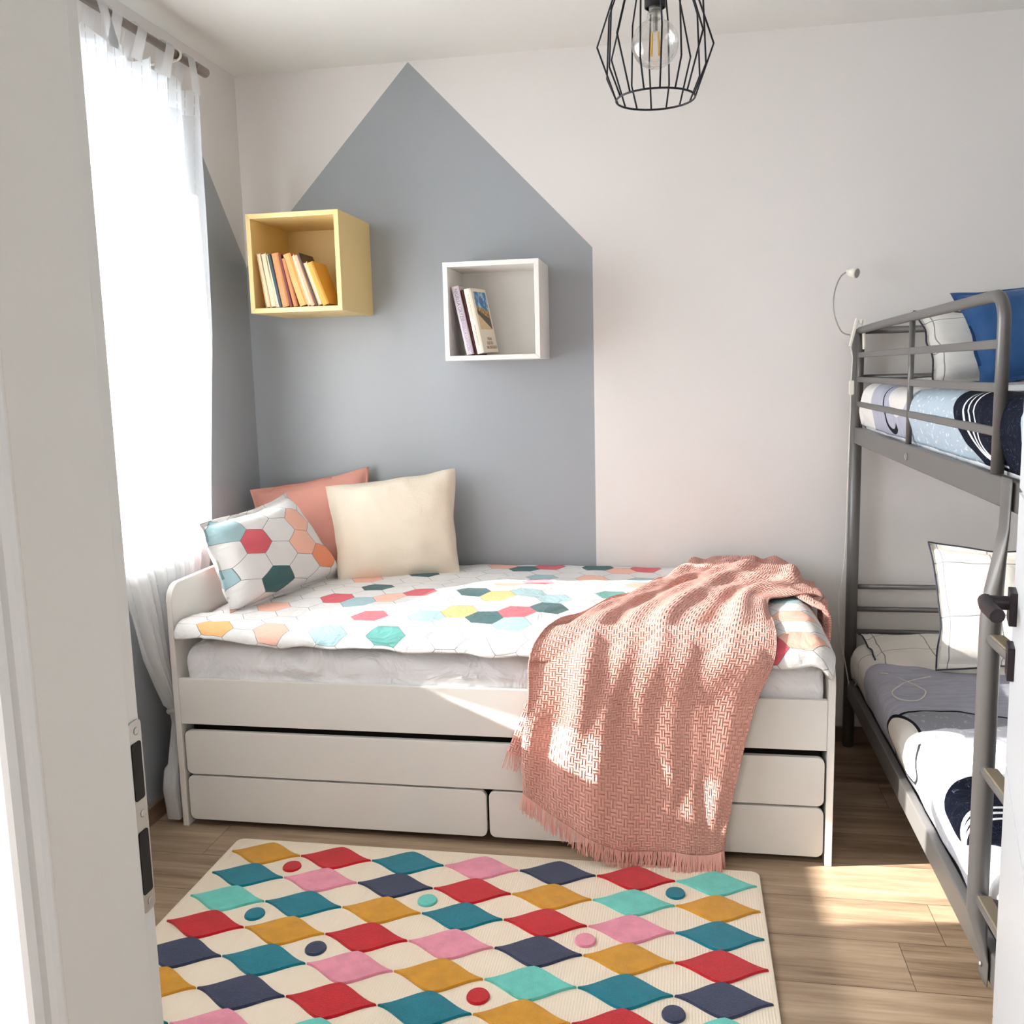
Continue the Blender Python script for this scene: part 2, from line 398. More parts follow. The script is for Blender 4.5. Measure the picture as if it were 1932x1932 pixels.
# door leaf opened into the room
HNG = Vector((2.052, -2.84, 0)); FRE = Vector((2.243, -2.07, 0))
dv = (FRE - HNG).normalized(); dn = Vector((-dv.y, dv.x, 0))      # dn points to the left (visible) face
DL = (FRE - HNG).length
door = bpy.data.objects.new('door_1', None); COL.objects.link(door); door.location = HNG
struct(door)
def D(a, b, z): return HNG + dv * a - dn * b + Vector((0, 0, z))    # a along leaf from hinge, b into thickness
lf = MB(); G = [0.0, 0.325, 0.778, 1.231, 1.684, 2.03]
for i in range(5):
    z0 = G[i] + (0.004 if i else 0.006); z1 = G[i + 1] - (0.004 if i < 4 else 0)
    lf.prism([(0, 0), (DL, 0), (DL, 0.04), (0, 0.04)], lambda u, v, s, z0=z0, z1=z1: D(u, v, z1 if s else z0))
lf.prism([(0, 0.004), (DL - .004, 0.004), (DL - .004, 0.036), (0, 0.036)], lambda u, v, s: D(u, v, 2.02 if s else 0.01))
lf.build('door_leaf', m_door, door)
hn = bpy.data.objects.new('door_handle', None); COL.objects.link(hn); hn.parent = door; hn.matrix_parent_inverse = WM(door).inverted(); hn.location = D(DL - .055, 0, 1.055)
def on_leaf(mb, name, mat=m_blackbrown, **k): return mb.build(name, mat, hn, **k)
on_leaf(MB().prism(rrect(-.026, .026, -.026, .026, 0.002, 2), lambda u, v, s: D(DL - .055 + u, -0.011 * s, 1.055 + v)), 'rosette', bevel=0.001)
on_leaf(MB().tube([D(DL - .055, -0.0, 1.060), D(DL - .055, -.043, 1.060)], 0.011, 12).tube([D(DL - .046, -.043, 1.060), D(DL - .085, -.042, 1.060), D(DL - .138, -.030, 1.058)], 0.0115, 14), 'lever', smooth=False, bevel=0.0015)
on_leaf(MB().prism(rrect(-.026, .026, -.026, .026, 0.002, 2), lambda u, v, s: D(DL - .055 + u, -0.010 * s, 0.968 + v)), 'key_rosette', bevel=0.001)
on_leaf(MB().prism(rrect(-.004, .004, -.014, .012, 0.0035, 3), lambda u, v, s: D(DL - .055 + u, -0.0085 - 0.002 * s, 0.968 + v)), 'keyhole', m_dark)  # dark piece, the shade of the hole given as colour

# ------------------------------------------------------------------ curtain + pole
pole = thing('curtain_pole', (0.1, -1.5, 2.483), 'brushed metal curtain pole below the ceiling on the window wall', 'curtain pole')
MB().tube([(0.10, -0.50, 2.483), (0.10, -2.75, 2.483)], 0.0125, 16).build('rod', m_pole, pole, smooth=True)
MB().tube([(0.10, -0.515, 2.483), (0.10, -0.51, 2.483), (0.10, -0.44, 2.483), (0.10, -0.433, 2.483)], [0.015, 0.0165, 0.0165, 0.013], 20).build('end_cap', m_pole, pole, smooth=True)
for y in (-0.635, -2.55):
    b = MB(); b.tube([(0.004, y - .06, 2.44), (0.06, y - .06, 2.44), (0.10, y - .01, 2.462), (0.10, y, 2.466)], 0.005, 8)
    b.box(0, 0.006, y - .085, y - .035, 2.425, 2.455)
    b.tube([(0.10 + .0165 * math.cos(a), y, 2.483 + .0165 * math.sin(a)) for a in [2 * PI * k / 16 for k in range(16)]], 0.0045, 6, closed=True)
    b.build('bracket', m_wplastic, pole, smooth=True)
def sheer(name, tr, dens):
    M = Mat(name, rough=0.9)
    M.nt.nodes.remove(M.b)
    u, v, _ = M.sep(M.coord('UV'))
    st_ = ((u * 42).mod(1.0) - 0.5).abs().lt(0.045) * ((v * 55 + (u * 42).m('FLOOR') * 0.37).mod(1.0)).lt(0.75)
    d = M.nt.nodes.new('ShaderNodeBsdfDiffuse'); t = M.nt.nodes.new('ShaderNodeBsdfTranslucent'); p = M.nt.nodes.new('ShaderNodeBsdfTransparent')
    c = M.mix(st_, srgb(246, 246, 246), srgb(205, 208, 210))
    M.nt.links.new(c, d.inputs[0]); M.nt.links.new(c, t.inputs[0])
    a = M.nt.nodes.new('ShaderNodeMixShader'); a.inputs[0].default_value = 0.55
    M.nt.links.new(d.outputs[0], a.inputs[1]); M.nt.links.new(t.outputs[0], a.inputs[2])
    b = M.nt.nodes.new('ShaderNodeMixShader'); f = (tr - st_ * 0.25)
    if dens: f = f - v.gt(dens) * 0.18
    M.nt.links.new(f.max(0.02).v, b.inputs[0]); M.nt.links.new(a.outputs[0], b.inputs[1]); M.nt.links.new(p.outputs[0], b.inputs[2])
    M.nt.links.new(b.outputs[0], M.out.inputs[0]); return M.m
m_sheer2 = sheer('white_sheer_fabric_dense', 0.15, 0.955)
m_sheer = sheer('white_sheer_fabric', 0.26, 0.955)
m_tab = sheer('white_sheer_tab', 0.10, 0)
cur = thing('curtain', (0.08, -1.0, 0.0), 'white sheer tab-top curtain with stitched stripes gathered and tied low beside the bed', 'curtain')
ZK = [2.43, 2.2, 1.6, 1.06, 0.95, 0.88, 0.83, 0.72, 0.575, 0.46, 0.37, 0.33, 0.24, 0.13, 0.02]
RR = [-.49, -.51, -.535, -.62, -.64, -.65, -.66, -.70, -.76, -.82, -.88, -.885, -.895, -.905, -.90]
LL = [-1.50, -1.50, -1.48, -1.46, -1.25, -1.16, -1.13, -1.09, -1.05, -.99, -.94, -.93, -.965, -1.0, -.985]
def at_k(K, z):
    for i in range(len(ZK) - 1):
        if z >= ZK[i + 1]:
            f = (ZK[i] - z) / (ZK[i] - ZK[i + 1]); return K[i] * (1 - f) + K[i + 1] * f
    return K[-1]
def curt(a, b):
    z = 2.43 * (1 - b) + 0.02 * b
    yr, yl = at_k(RR, z), at_k(LL, z)
    wd = yr - yl
    amp = 0.012 + 0.014 * max(0, min(1, (1.1 - wd) / 0.9)) - (0.012 if wd < 0.08 else 0)
    ph = 0.35 * math.sin(3 * b + a * 4)
    x = 0.088 + amp * math.sin(2 * PI * (a * 9 + ph)) + 0.008 * math.sin(2 * PI * a * 3.3 + 2)
    sag = 0
    if z > 2.3:    # top hem scallops between the tabs
        q = (a * 6.5) % 1.0; sag = -0.035 * math.sin(PI * q) * (z - 2.3) / 0.13
    if z < 0.9: x = min(x, 0.108) if yr > -0.99 else x
    return (x if x < 0.135 else 0.135, yr - wd * a, max(0.006, z + sag))
v, f, uv = grid(150, 160, curt, lambda a, b: (a * 1.0, 1 - b))
obj('fabric', v, f, m_sheer, cur, smooth=True, uvs=uv)
for k in range(7):
    a = (k) / 6.5; y = -0.535 - a * (1.40 - 0.535)
    y = [-0.565, -0.70, -0.86, -0.99, -1.065, -1.22, -1.38][k]
    pts = []
    yb = y + [-.01, .02, -.03, .03, .0, .02, -.02][k]; yf = y + [.02, -.045, -.05, -.04, .05, -.03, .03][k]
    def tabf(u, t, y=y, yb=yb, yf=yf):
        if t < .4: q = t / .4; c = Vector((0.118 - .0 * q, yf * (1 - q) + y * q, 2.385 + .1 * q))
        elif t < .6: q = (t - .4) / .2 * PI; c = Vector((0.10 + .018 * math.cos(q), y, 2.485 + .018 * math.sin(q)))
        else: q = (t - .6) / .4; c = Vector((0.082, y * (1 - q) + (yb - .04) * q, 2.485 - .1 * q))
        return c + Vector((0, (u - .5) * (0.050 + 0.012 * abs(t - .5)), 0))
    v, f, uv = grid(4, 24, tabf)
    obj('tab', v, f, m_tab, cur, smooth=True, uvs=uv)
MB().tube(spline([(0.118, -.94, .38), (0.122, -.905, .355), (0.115, -.87, .35), (0.075, -.875, .35), (0.06, -.905, .355), (0.075, -.94, .375), (0.118, -.94, .38)], 24), 0.008, 8).build('tie', m_tab, cur, smooth=True)
# second curtain, hidden behind the door frame from here
cur2 = thing('curtain', (0.08, -2.2, 0.0), 'white sheer curtain on the far half of the window, nearest the door', 'curtain')
def curt2(a, b):
    z = 2.44 * (1 - b) + 0.05 * b
    return (0.088 + 0.02 * math.sin(2 * PI * (a * 11 + 0.3 * math.sin(3 * b))), -1.665 - 0.95 * a - 0.03 * math.sin(b * 5), z)
v, f, uv = grid(130, 40, curt2, lambda a, b: (a * 0.9, 1 - b)); obj('fabric', v, f, m_sheer2, cur2, smooth=True, uvs=uv)

# ------------------------------------------------------------------ day bed
BX0, BX1, BY = 0.117, 2.144, -0.981
bed = thing('day_bed', ((BX0 + BX1) / 2, -0.5, 0), 'white day bed with drawers and a raised left end against the grey painted wall', 'bed')
def endpanel(name, x0, x1, top, ztopb, rad, slope=0.0):
    p = [(-0.014, 0), (BY, 0), (BY, top - rad)]
    for k in range(9):
        a = PI - PI / 2 * k / 8
        p.append((BY + rad + rad * math.cos(a), top - rad + rad * math.sin(a)))
    p += [(-0.014 - rad, ztopb)]
    for k in range(1, 9):
        a = PI / 2 - PI / 2 * k / 8; p.append((-0.014 - rad + rad * math.cos(a), ztopb - rad + rad * math.sin(a)))
    return MB().prism(p[::-1], lambda u, v, s: (x0 if s else x1, u, v)).build(name, m_white, bed, bevel=0.002)
endpanel('headboard', BX0, BX0 + .020, 0.803, 0.803, 0.055)
endpanel('footboard', BX1 - .020, BX1, 0.602, 0.602, 0.06)
pbox('side_rail', BX0 + .02, BX1 - .02, BY + .003, BY + .021, .347, .497, m_white, bed, bevel=0.002)
pbox('side_rail', BX0 + .02, BX1 - .02, -0.034, -.016, .10, .497, m_white, bed)
pbox('slatted_base', BX0 + .02, BX1 - .02, BY + .03, -.04, .36, .378, m_white, bed)
pbox('inner_shadow_box', BX0 + .03, BX1 - .03, BY + .06, -.05, .05, .335, m_dark, bed).name = 'under_bed_shade_fill'  # near-black filler, paints the shade seen through the drawer gaps
def drawer(x0, x1, z0, z1):
    return MB().prism(rrect(x0, x1, z0, z1, 0.02), lambda u, v, s: (u, BY + .004 + .018 * (1 - s), v)).build('drawer_front', m_white, bed, bevel=0.0015)
drawer(.144, 2.119, .179, .325); drawer(.144, 1.129, .024, .172); drawer(1.137, 2.119, .024, .172)

def mat_front(name, X0, X1, Y0, Y1, Z0, Z1, r, fn=None, n=(90, 10)):
    pass
# mattress with fitted sheet : rounded box as grid round the section
def mattress(x0, x1, y0, y1, z0, z1, mat, label, name='mattress', wr=0.006, nx=160, seed=0, rc=0.05):
    sec = []
    def arc(cy, cz, a0, r):
        for k in range(7):
            a = a0 + PI / 2 * k / 6; sec.append((cy + r * math.cos(a), cz + r * math.sin(a)))
    r = rc
    # start at bottom front going up the front (-y), over the top, down the back
    fr_pts = [(y0 + .01, z0)] + [(y0, z0 + (z1 - z0 - r) * k / 12) for k in range(0, 13)]
    sec += fr_pts
    for k in range(1, 8):
        a = PI - PI / 2 * k / 8; sec.append((y0 + r + r * math.cos(a), z1 - r + r * math.sin(a)))
    for k in range(1, 24): sec.append((y0 + r + (y1 - y0 - 2 * r) * k / 24, z1))
    for k in range(0, 9):
        a = PI / 2 - PI / 2 * k / 8; sec.append((y1 - r + r * math.cos(a), z1 - r + r * math.sin(a)))
    sec.append((y1, z0))
    ns = len(sec); V = []; U = []
    for i in range(nx + 1):
        t = i / nx; x = x0 + (x1 - x0) * t
        e = min(t, 1 - t) * (x1 - x0); k = 1 if e > .04 else math.sqrt(max(0, 1 - ((.04 - e) / .04) ** 2)); k = .93 + .07 * k
        for j, (y, z) in enumerate(sec):
            cy, cz = (y0 + y1) / 2, (z0 + z1) / 2
            yy = cy + (y - cy) * (0.985 + .015 * (k - .93) / .07); zz = z0 + (z - z0) * k
            d = wr * (nz(x * 5, yy * 4 + zz * 9, seed) + .6 * nz(x * 14 + zz * 18, zz * 10, seed + 3) + .35 * nz(x * 40 + zz * 25, zz * 22, seed + 5))
            if y < y0 + .02:
                yy -= d * 1.2
                if y0 > -1.0 and y0 < -.9 and z < .52: yy = max(yy, BY + .0225)
            elif z > z1 - .01: zz += d * .6
            V.append((x, yy, zz)); U.append((x, yy + zz))
    F = [(i * ns + j, i * ns + (j + 1) % ns, (i + 1) * ns + (j + 1) % ns, (i + 1) * ns + j) for i in range(nx) for j in range(ns)]
    F.append(tuple(range(ns))[::-1]); F.append(tuple(nx * ns + j for j in range(ns)))
    o = obj(name, V, F, mat, smooth=True, uvs=U); tag(o, label, 'mattress'); return o
mattress(.166, 2.112, -.968, -.045, .380, .607, m_sheet, 'white sheeted mattress lying in the day bed', wr=0.012)

# duvet of the day bed
def dz(x): # z of the front lower edge
    return crom([.636, .622, .612, .606, .602, .598], (x - .15) / 1.97)
def duv(a, b):
    x = .155 + 1.965 * a; s = 1.06 * b       # s : arclength from the wall towards the front
    ztop = .652 + .010 * nz(x * 3, s * 3, 1) + .006 * nz(x * 9, s * 8, 2) + .010 * math.sin(2 * PI * s * 1.3 + x * 2) * .3
    ztop += 0.022 * math.exp(-((x - 1.05) / .45) ** 2 - ((s - .55) / .3) ** 2)
    y = -0.03 - s; lim = .93 + .012 * nz(x * 6, 0, 9)
    z = ztop
    if s > lim - .03:
        q = (s - (lim - .03)) / .16; q = max(0, min(1, q))
        y = -0.03 - (lim - .03) - .055 * math.sin(q * PI / 2); z = ztop - (ztop - dz(x)) * (1 - math.cos(q * PI / 2))
        y -= .006 * nz(x * 12, q * 2, 4)
    e = min(a, 1 - a)
    if a > .98: z -= .035 * ((a - .98) / .02) ** 2
    if a < .03 and s < .8: z -= .02 * ((.03 - a) / .03)
    if a < .05 and s > .85: z += .004
    return (x, y, z)
v, f, uv = grid(170, 110, duv, lambda a, b: (.155 + 1.965 * a, -.03 - 1.06 * b))
dv_o = obj('duvet', v, f, m_duvet, smooth=True, uvs=uv); sol = dv_o.modifiers.new('s', 'SOLIDIFY'); sol.thickness = 0.028; sol.offset = -1
ss = dv_o.modifiers.new('ss', 'SUBSURF'); ss.levels = 0; ss.render_levels = 0
tag(dv_o, 'white duvet with coloured hexagon pattern spread on the day bed', 'duvet')

# ------------------------------------------------------------------ pillows
def pillow(name, BL, BR, TR, TL, th, mat, label, cat='pillow', pipe=None, ear=0.02, wr=0.006, seed=0, uvw=None, flange=0, pinch=.05, n=44, slump=0, group=None):
    BL, BR, TR, TL = map(Vector, (BL, BR, TR, TL))
    nrm = ((BR - BL).cross(TL - BL)).normalized()
    W_ = ((BR - BL).length + (TR - TL).length) / 2; Hh = ((TL - BL).length + (TR - BR).length) / 2
    uw, vh = uvw or (W_, Hh)
    def base(u, v):
        # pinch edges inward between the corners
        pu = pinch * (math.sin(PI * v)) ; pv = pinch * (math.sin(PI * u))
        uu = .5 + (u - .5) * (1 - 2 * pu * (abs(2 * u - 1)) ** 3 / 1.0 * .8); vv = .5 + (v - .5) * (1 - 2 * pv * (abs(2 * v - 1)) ** 3 * .8)
        return BL * (1 - uu) * (1 - vv) + BR * uu * (1 - vv) + TR * uu * vv + TL * (1 - uu) * vv
    V = []; F = []; U = []
    N = n + 1
    for side in (1, -1):
        for j in range(N):
            for i in range(N):
                u, v_ = i / n, j / n
                e = (1 - abs(2 * u - 1) ** 2.6) * (1 - abs(2 * v_ - 1) ** 2.6)
                if flange:
                    de = min(min(u, 1 - u) * W_, min(v_, 1 - v_) * Hh)
                    e = 0 if de < flange else e * min(1, (de - flange) / .03) ** .5
                h = th / 2 * max(e, 0) ** .5
                sl = 1 + slump * (.5 - v_)
                p = base(u, v_) + nrm * side * h * sl
                p += nrm * side * (wr * (nz(u * 4, v_ * 4, seed) * 1.2 + .6 * nz(u * 11, v_ * 9, seed + 2)) * min(1, e * 3))
                p += nrm * .014 * nz(u * 5, v_ * 5, seed + 7) * (1 - e)
                p += (p - base(.5, .5)).normalized() * .010 * nz(u * 4.5, v_ * 4.5, seed + 9) * (1 - e)
                V.append(p); U.append((u * uw, v_ * vh))
    for s_ in (0, 1):
        o0 = s_ * N * N
        for j in range(n):
            for i in range(n):
                q = (o0 + j * N + i, o0 + j * N + i + 1, o0 + (j + 1) * N + i + 1, o0 + (j + 1) * N + i)
                F.append(q if s_ == 0 else q[::-1])
    bd = [j for j in range(N)] + [j * N + n for j in range(1, N)] + [n * N + i for i in range(n - 1, -1, -1)] + [j * N for j in range(n - 1, 0, -1)]
    m = len(bd)
    for k in range(m):
        a, b = bd[k], bd[(k + 1) % m]; F.append((b, a, a + N * N, b + N * N))
    if pipe is None:
        o = obj(name, V, F, mat, smooth=True, uvs=U); tag(o, label, cat, group)
    else:
        t = thing(name, (BL + BR) / 2, label, cat, group)
        obj('pillowcase', V, F, mat, t, smooth=True, uvs=U)
        MB().tube([(V[k] + V[k + N * N]) / 2 for k in bd], 0.0028, 6, closed=True).build('piping', pipe, t, smooth=True)
        o = t
    return o
pillow('cushion', (.10, -.26, .66), (.52, -.20, .66), (.490, -.055, 1.078), (.035, -.165, 1.0), .13, m_pink, 'salmon pink square cushion behind the other cushions in the bed corner', 'cushion', seed=3, flange=.012, pinch=.035)
pillow('cushion', (.445, -.335, .668), (.872, -.160, .672), (.852, -.085, 1.075), (.365, -.215, 1.022), .15, m_cream, 'cream linen square cushion propped against the grey painted wall', 'cushion', seed=8, flange=.006, pinch=.03)
pillow('pillow', (.275, -.87, .672), (.432, -.225, .672), (.262, -.345, 1.012), (.175, -.846, .975), .17, m_hexpillow, 'white pillow with coloured hexagons leaning on the left end of the day bed', 'pillow', seed=5, uvw=(.40, .38), flange=.02, pinch=.04)

# ------------------------------------------------------------------ throw blanket
R_ = [
 [(1.262, -1.055, .215), (1.39, -1.075, .128), (1.539, -1.062, .062), (1.678, -1.048, .056), (1.783, -1.034, .044), (1.835, -1.022, .058)],
 [(1.262, -1.045, .353), (1.394, -1.07, .326), (1.541, -1.056, .301), (1.678, -1.04, .275), (1.783, -1.026, .248), (1.862, -1.016, .221)],
 [(1.280, -1.035, .482), (1.419, -1.06, .479), (1.542, -1.05, .484), (1.678, -1.036, .489), (1.797, -1.024, .493), (1.922, -1.014, .490)],
 [(1.284, -1.005, .612), (1.435, -1.030, .625), (1.573, -1.030, .630), (1.708, -1.025, .634), (1.841, -1.020, .632), (1.974, -1.010, .624)],
 [(1.318, -.960, .668), (1.448, -.900, .683), (1.579, -.860, .690), (1.723, -.840, .690), (1.872, -.840, .688), (1.985, -.860, .672)],
 [(1.402, -.824, .682), (1.525, -.713, .700), (1.656, -.632, .705), (1.810, -.560, .705), (1.92, -.55, .705), (1.995, -.60, .690)],
 [(1.564, -.485, .684), (1.670, -.438, .705), (1.796, -.346, .712), (1.925, -.330, .715), (2.06, -.38, .705), (2.15, -.50, .680)],
 [(1.690, -.22, .690), (1.775, -.20, .712), (1.878, -.19, .725), (1.992, -.19, .722), (2.09, -.22, .700), (2.172, -.30, .655)],
 [(1.72, -.10, .672), (1.79, -.075, .700), (1.885, -.06, .715), (1.992, -.06, .712), (2.08, -.07, .690), (2.165, -.12, .640)],
]
RV = [[Vector(p) for p in r] for r in R_]
cumv = [0]
for i in range(1, len(RV)): cumv.append(cumv[-1] + (RV[i][2] - RV[i - 1][2]).length)
def thr0(a, b):
    col = [crom(r, a) for r in RV]; return crom(col, b)
def thr(a, b):
    p = thr0(a, b); e = 1e-3
    du = thr0(min(a + e, .9999), b) - thr0(max(a - e, 0), b); dw = thr0(a, min(b + e, .9999)) - thr0(a, max(b - e, 0))
    n = du.cross(dw).normalized()
    if n.y > 0 and abs(n.y) > abs(n.z): n = -n
    if n.z < 0 and abs(n.z) > abs(n.y): n = -n
    # long folds running from the bed top down
    ph = 1.8 * b + .25 * math.sin(5 * b)
    A = .008 + .008 * (1 - abs(2 * b - .9)) if b < .9 else .010
    if b < .12: A *= .75 + b * 2
    if b < .42: A *= 1 - .72 * max(0, min(1, (a - .38) / .2)) * min(1, (.42 - b) / .1)
    dsp = A * (.9 - .35 * a) * math.sin(2 * PI * (a * 3.4 + ph * .45 + .15 * math.sin(7 * a))) + .35 * A * math.sin(2 * PI * (a * 7.3 - ph * .7) + 1) + .5 * A * nz(a * 4, b * 2.5, 9) * 2
    if b > .45: # cross folds on the heap
        k = (b - .45) / .55
        dsp += .012 * k * math.sin(2 * PI * (b * 9 - a * 2.2)) + .006 * k * nz(a * 5, b * 8, 3)
    dsp += .004 * nz(a * 8, b * 12, 1)
    q = p + n * (dsp + .010)
    if q.x < 2.13:
        if q.y > -.935: q.z = max(q.z, .688 + dsp * .45)
        elif q.z > .60:
            dd = Vector((q.y + .93, q.z - .600)); R0 = .092 + dsp * .3
            if dd.length < R0:
                dd = dd.normalized() * R0; q.y = -.93 + dd.x; q.z = .600 + dd.y
    if b < .45 and q.z <= .612 and q.y > -1.006: q.y = -1.006 - abs(dsp) * .3
    return q
NU, NV = 200, 260
v, f, uv = grid(NU, NV, thr, lambda a, b: (a * .66, b * 1.32))
thw = thing('throw_blanket', (1.6, -.98, .67), 'salmon pink basket-weave throw with fringed hem draped over the day bed', 'blanket')
knit = obj('knit', v, f, m_throw, thw, smooth=True, uvs=uv)
sol = knit.modifiers.new('s', 'SOLIDIFY'); sol.thickness = 0.005; sol.offset = 0
# hem layer below at the left and tail over the foot end
def under(a, b):
    A_ = Vector((1.276, -1.006, .50)); B_ = Vector((1.205, -1.006, .318)); C_ = Vector((1.33, -1.012, .27)); D_ = Vector((1.36, -1.010, .48))
    p = (A_ * (1 - a) + D_ * a) * b + (B_ * (1 - a) + C_ * a) * (1 - b); p.y -= .004 * math.sin(a * 9); return p
v, f, uv = grid(12, 16, under, lambda a, b: (a * .12, b * .2)); obj('knit', v, f, m_throw, thw, smooth=True, uvs=uv)
T_ = [[Vector(p) for p in r] for r in [[(2.06, -.50, .695), (2.07, -.42, .705), (2.08, -.30, .700)], [(2.13, -.60, .672), (2.14, -.48, .685), (2.15, -.32, .675)], [(2.162, -.63, .650), (2.172, -.50, .660), (2.178, -.32, .650)], [(2.166, -.60, .54), (2.176, -.48, .52), (2.176, -.34, .50)]]]
def tail(a, b):
    p = crom([crom(r, a) for r in T_], b); p.x += .008 * math.sin(a * 12 + b * 2) * (b > .3); p.z += .006 * math.sin(a * 10) * (b < .6); return p
v, f, uv = grid(30, 30, tail, lambda a, b: (a * .3, b * .3)); kk = obj('knit', v, f, m_throw, thw, smooth=True, uvs=uv)
kk.modifiers.new('s', 'SOLIDIFY').thickness = 0.008
fr = MB()
for i in range(230):
    a = i / 229; p = thr(a, 0.0); ln = .045 + .012 * random.random()
    for q in range(2):
        dx = random.uniform(-.012, .008); dy = random.uniform(-.010, .002)
        if p.z < .055: dy -= .028
        e1 = p + Vector((dx * .5, dy * .5 - .002, -ln * .5)); e2 = p + Vector((dx, dy - .004, -ln))
        e1.z = max(e1.z, .006); e2.z = max(e2.z, .004)
        fr.tube([p, e1, e2], [.0016, .0015, .0009], 4)
fr.build('fringe', m_fringe, thw)
fr2 = MB()
for i in range(50):
    p = under(i / 49, 0); ln = .045 + .01 * random.random()
    fr2.tube([p, p + Vector((random.uniform(-.02, 0), -.003, -ln))], [.0016, .001], 4)
fr2.build('fringe', m_fringe, thw)

# ------------------------------------------------------------------ wall cube shelves and books
def mk_cube(name, x, z, S_, dep, hexc, label):
    M = plain(name + '_paint', hexc, 0.45)
    t = thing('cube_shelf', (x + S_ / 2, 0, z), label, 'shelf')
    T = .0175
    b = MB(); y0 = -dep
    # mitred frame panels
    for P4 in (((0, 0), (S_, 0), (S_ - T, T), (T, T)), ((S_, 0), (S_, S_), (S_ - T, S_ - T), (S_ - T, T)), ((S_, S_), (0, S_), (T, S_ - T), (S_ - T, S_ - T)), ((0, S_), (0, 0), (T, T), (T, S_ - T))):
        bb = MB().prism(P4, lambda u, v, s: (x + u, -0.001 if s == 0 else y0, z + v))
        bb.build('side_panel', M, t, bevel=0.0008, segs=1)
    MB().box(x + T, x + S_ - T, -.012, -.004, z + T, z + S_ - T).build('back_panel', M, t)
    return t
mk_cube('yellow', .171, 1.672, .35, .35, '#ecd091', 'pale yellow cube shelf holding a row of old books')
mk_cube('white', .868, 1.483, .35, .25, '#ece9e4', 'white cube shelf holding two books on the grey painted wall')
m_page = plain('book_pages', '#e9d9b8', 0.9, bump=.3, bscale=400)
def book(x, z, lean, t, h, d, yfront, colr, label, group=None, spine_pages=False, rough=.6, yaw=0):
    """x,z: lower left corner of the front edge. spine towards the room."""
    root = thing('book', (x, yfront, z), label, 'book', group)
    mc = plain('book_cover', colr, rough)
    ca, sa = math.cos(lean), math.sin(lean)
    def Tm(a, dd, c):
        if yaw: a, dd = a * math.cos(yaw) + dd * math.sin(yaw), dd * math.cos(yaw) - a * math.sin(yaw)
        return Vector((x + a * ca - c * sa, yfront + dd, z + a * sa + c * ca))
    def bx(a0, a1, d0, d1, c0, c1, nm, m, **k):
        mb = MB().box(a0, a1, d0, d1, c0, c1); mb.v = [Tm(*q) for q in mb.v]; return mb.build(nm, m, root, **k)
    ct = .002
    if spine_pages:   # fore edge faces the room
        bx(ct, t - ct, .003, d - .004, .003, h - .003, 'pages', m_page)
        mb = MB().box(0, ct, 0, d, 0, h).box(t - ct, t, 0, d, 0, h).box(0, t, d - ct, d, 0, h)
    else:
        bx(ct, t - ct, .004, d - .004, .003, h - .003, 'pages', m_page)
        mb = MB().box(0, ct, 0, d, 0, h).box(t - ct, t, 0, d, 0, h)
        mb.prism([(0, .003), (0, 0), (t * .25, -.003), (t * .75, -.003), (t, 0), (t, .003)], lambda u, v, s: (u, v, h * s))
    mb.v = [Tm(*q) for q in mb.v]; mb.build('cover', mc, root)
    return root, Tm
BK = [  # thickness, height, lean deg, colour, pages to the front, label
 (.016, .196, 7.5, '#d9b588', True, 'thin worn cream book, first at the left in the yellow shelf'),
 (.021, .195, 8.5, '#e0bd8c', True, 'thick cream book beside the thin one at the left in the yellow shelf'),
 (.010, .192, 10, '#eceae6', True, 'slim bright white book in the yellow shelf'),
 (.014, .190, 10.5, '#2f4148', False, 'dark blue and black book right of the slim white one'),
 (.027, .193, 9.5, '#c88a58', False, 'wide tan brown book near the middle of the yellow shelf'),
 (.012, .189, 10.5, '#6d2f2a', False, 'dark red book between the two brown books in the yellow shelf'),
 (.017, .175, 12.5, '#b87648', False, 'narrow brown book right of the dark red one'),
 (.028, .192, 16.5, '#df9f5e', False, 'wide orange book leaning left in the yellow shelf'),
 (.013, .190, 17.5, '#f0cf98', True, 'narrow pale cream book right of the wide orange one'),
 (.016, .188, 17.5, '#d6a384', False, 'pinkish tan book right of the narrow pale one'),
 (.009, .197, 18.5, '#4b3d38', False, 'dark grey book standing taller behind the last ones in the yellow shelf'),
 (.016, .162, 18.5, '#cfa070', True, 'small tan book before the last in the yellow shelf'),
 (.024, .160, 20, '#cf9a3e', False, 'short mustard yellow book, last at the right in the yellow shelf'),
]
bxp = .226; zb = 1.6905; prev = None
for i, (t, h, ln, c, pg, lab) in enumerate(BK):
    L_ = math.radians(ln)
    if prev is not None:
        pt, ph, pl = prev; bxp += pt / math.cos(pl) + max(0, (h * (math.tan(L_) - math.tan(pl)))) * .55 - .001
    book(bxp, zb, L_, t, h, .13, -.338, c, lab, 'old books in the yellow shelf', pg); prev = (t, h, L_)
# white shelf books
def text(s, size, place, mat, parent, name, sx=1.0):
    cu = bpy.data.curves.new(name, 'FONT'); cu.body = s; cu.size = size; cu.extrude = 0.0002; cu.align_x = 'LEFT'; cu.align_y = 'CENTER'
    tmp = bpy.data.objects.new(name, cu); COL.objects.link(tmp)
    dg = bpy.context.evaluated_depsgraph_get(); me = bpy.data.meshes.new_from_object(tmp.evaluated_get(dg))
    COL.objects.unlink(tmp); bpy.data.objects.remove(tmp)
    vs = [place(v.co.x * sx, v.co.y, v.co.z) for v in me.vertices]; fs = [tuple(p.vertices) for p in me.polygons]
    return obj(name, vs, fs, mat, parent)
m_ink = plain('ink_grey', '#6d6f86', .7); m_ink2 = plain('ink_violet', '#a592b4', .7); m_ink3 = plain('ink_brown', '#9a7048', .7); m_ink4 = plain('ink_sand', '#b99c74', .7)
r1, T1 = book(.943, 1.502, math.radians(11.5), .026, .250, .17, -.225, '#dcd0da', 'lavender white cookbook with lettered spine, at the left in the white shelf')
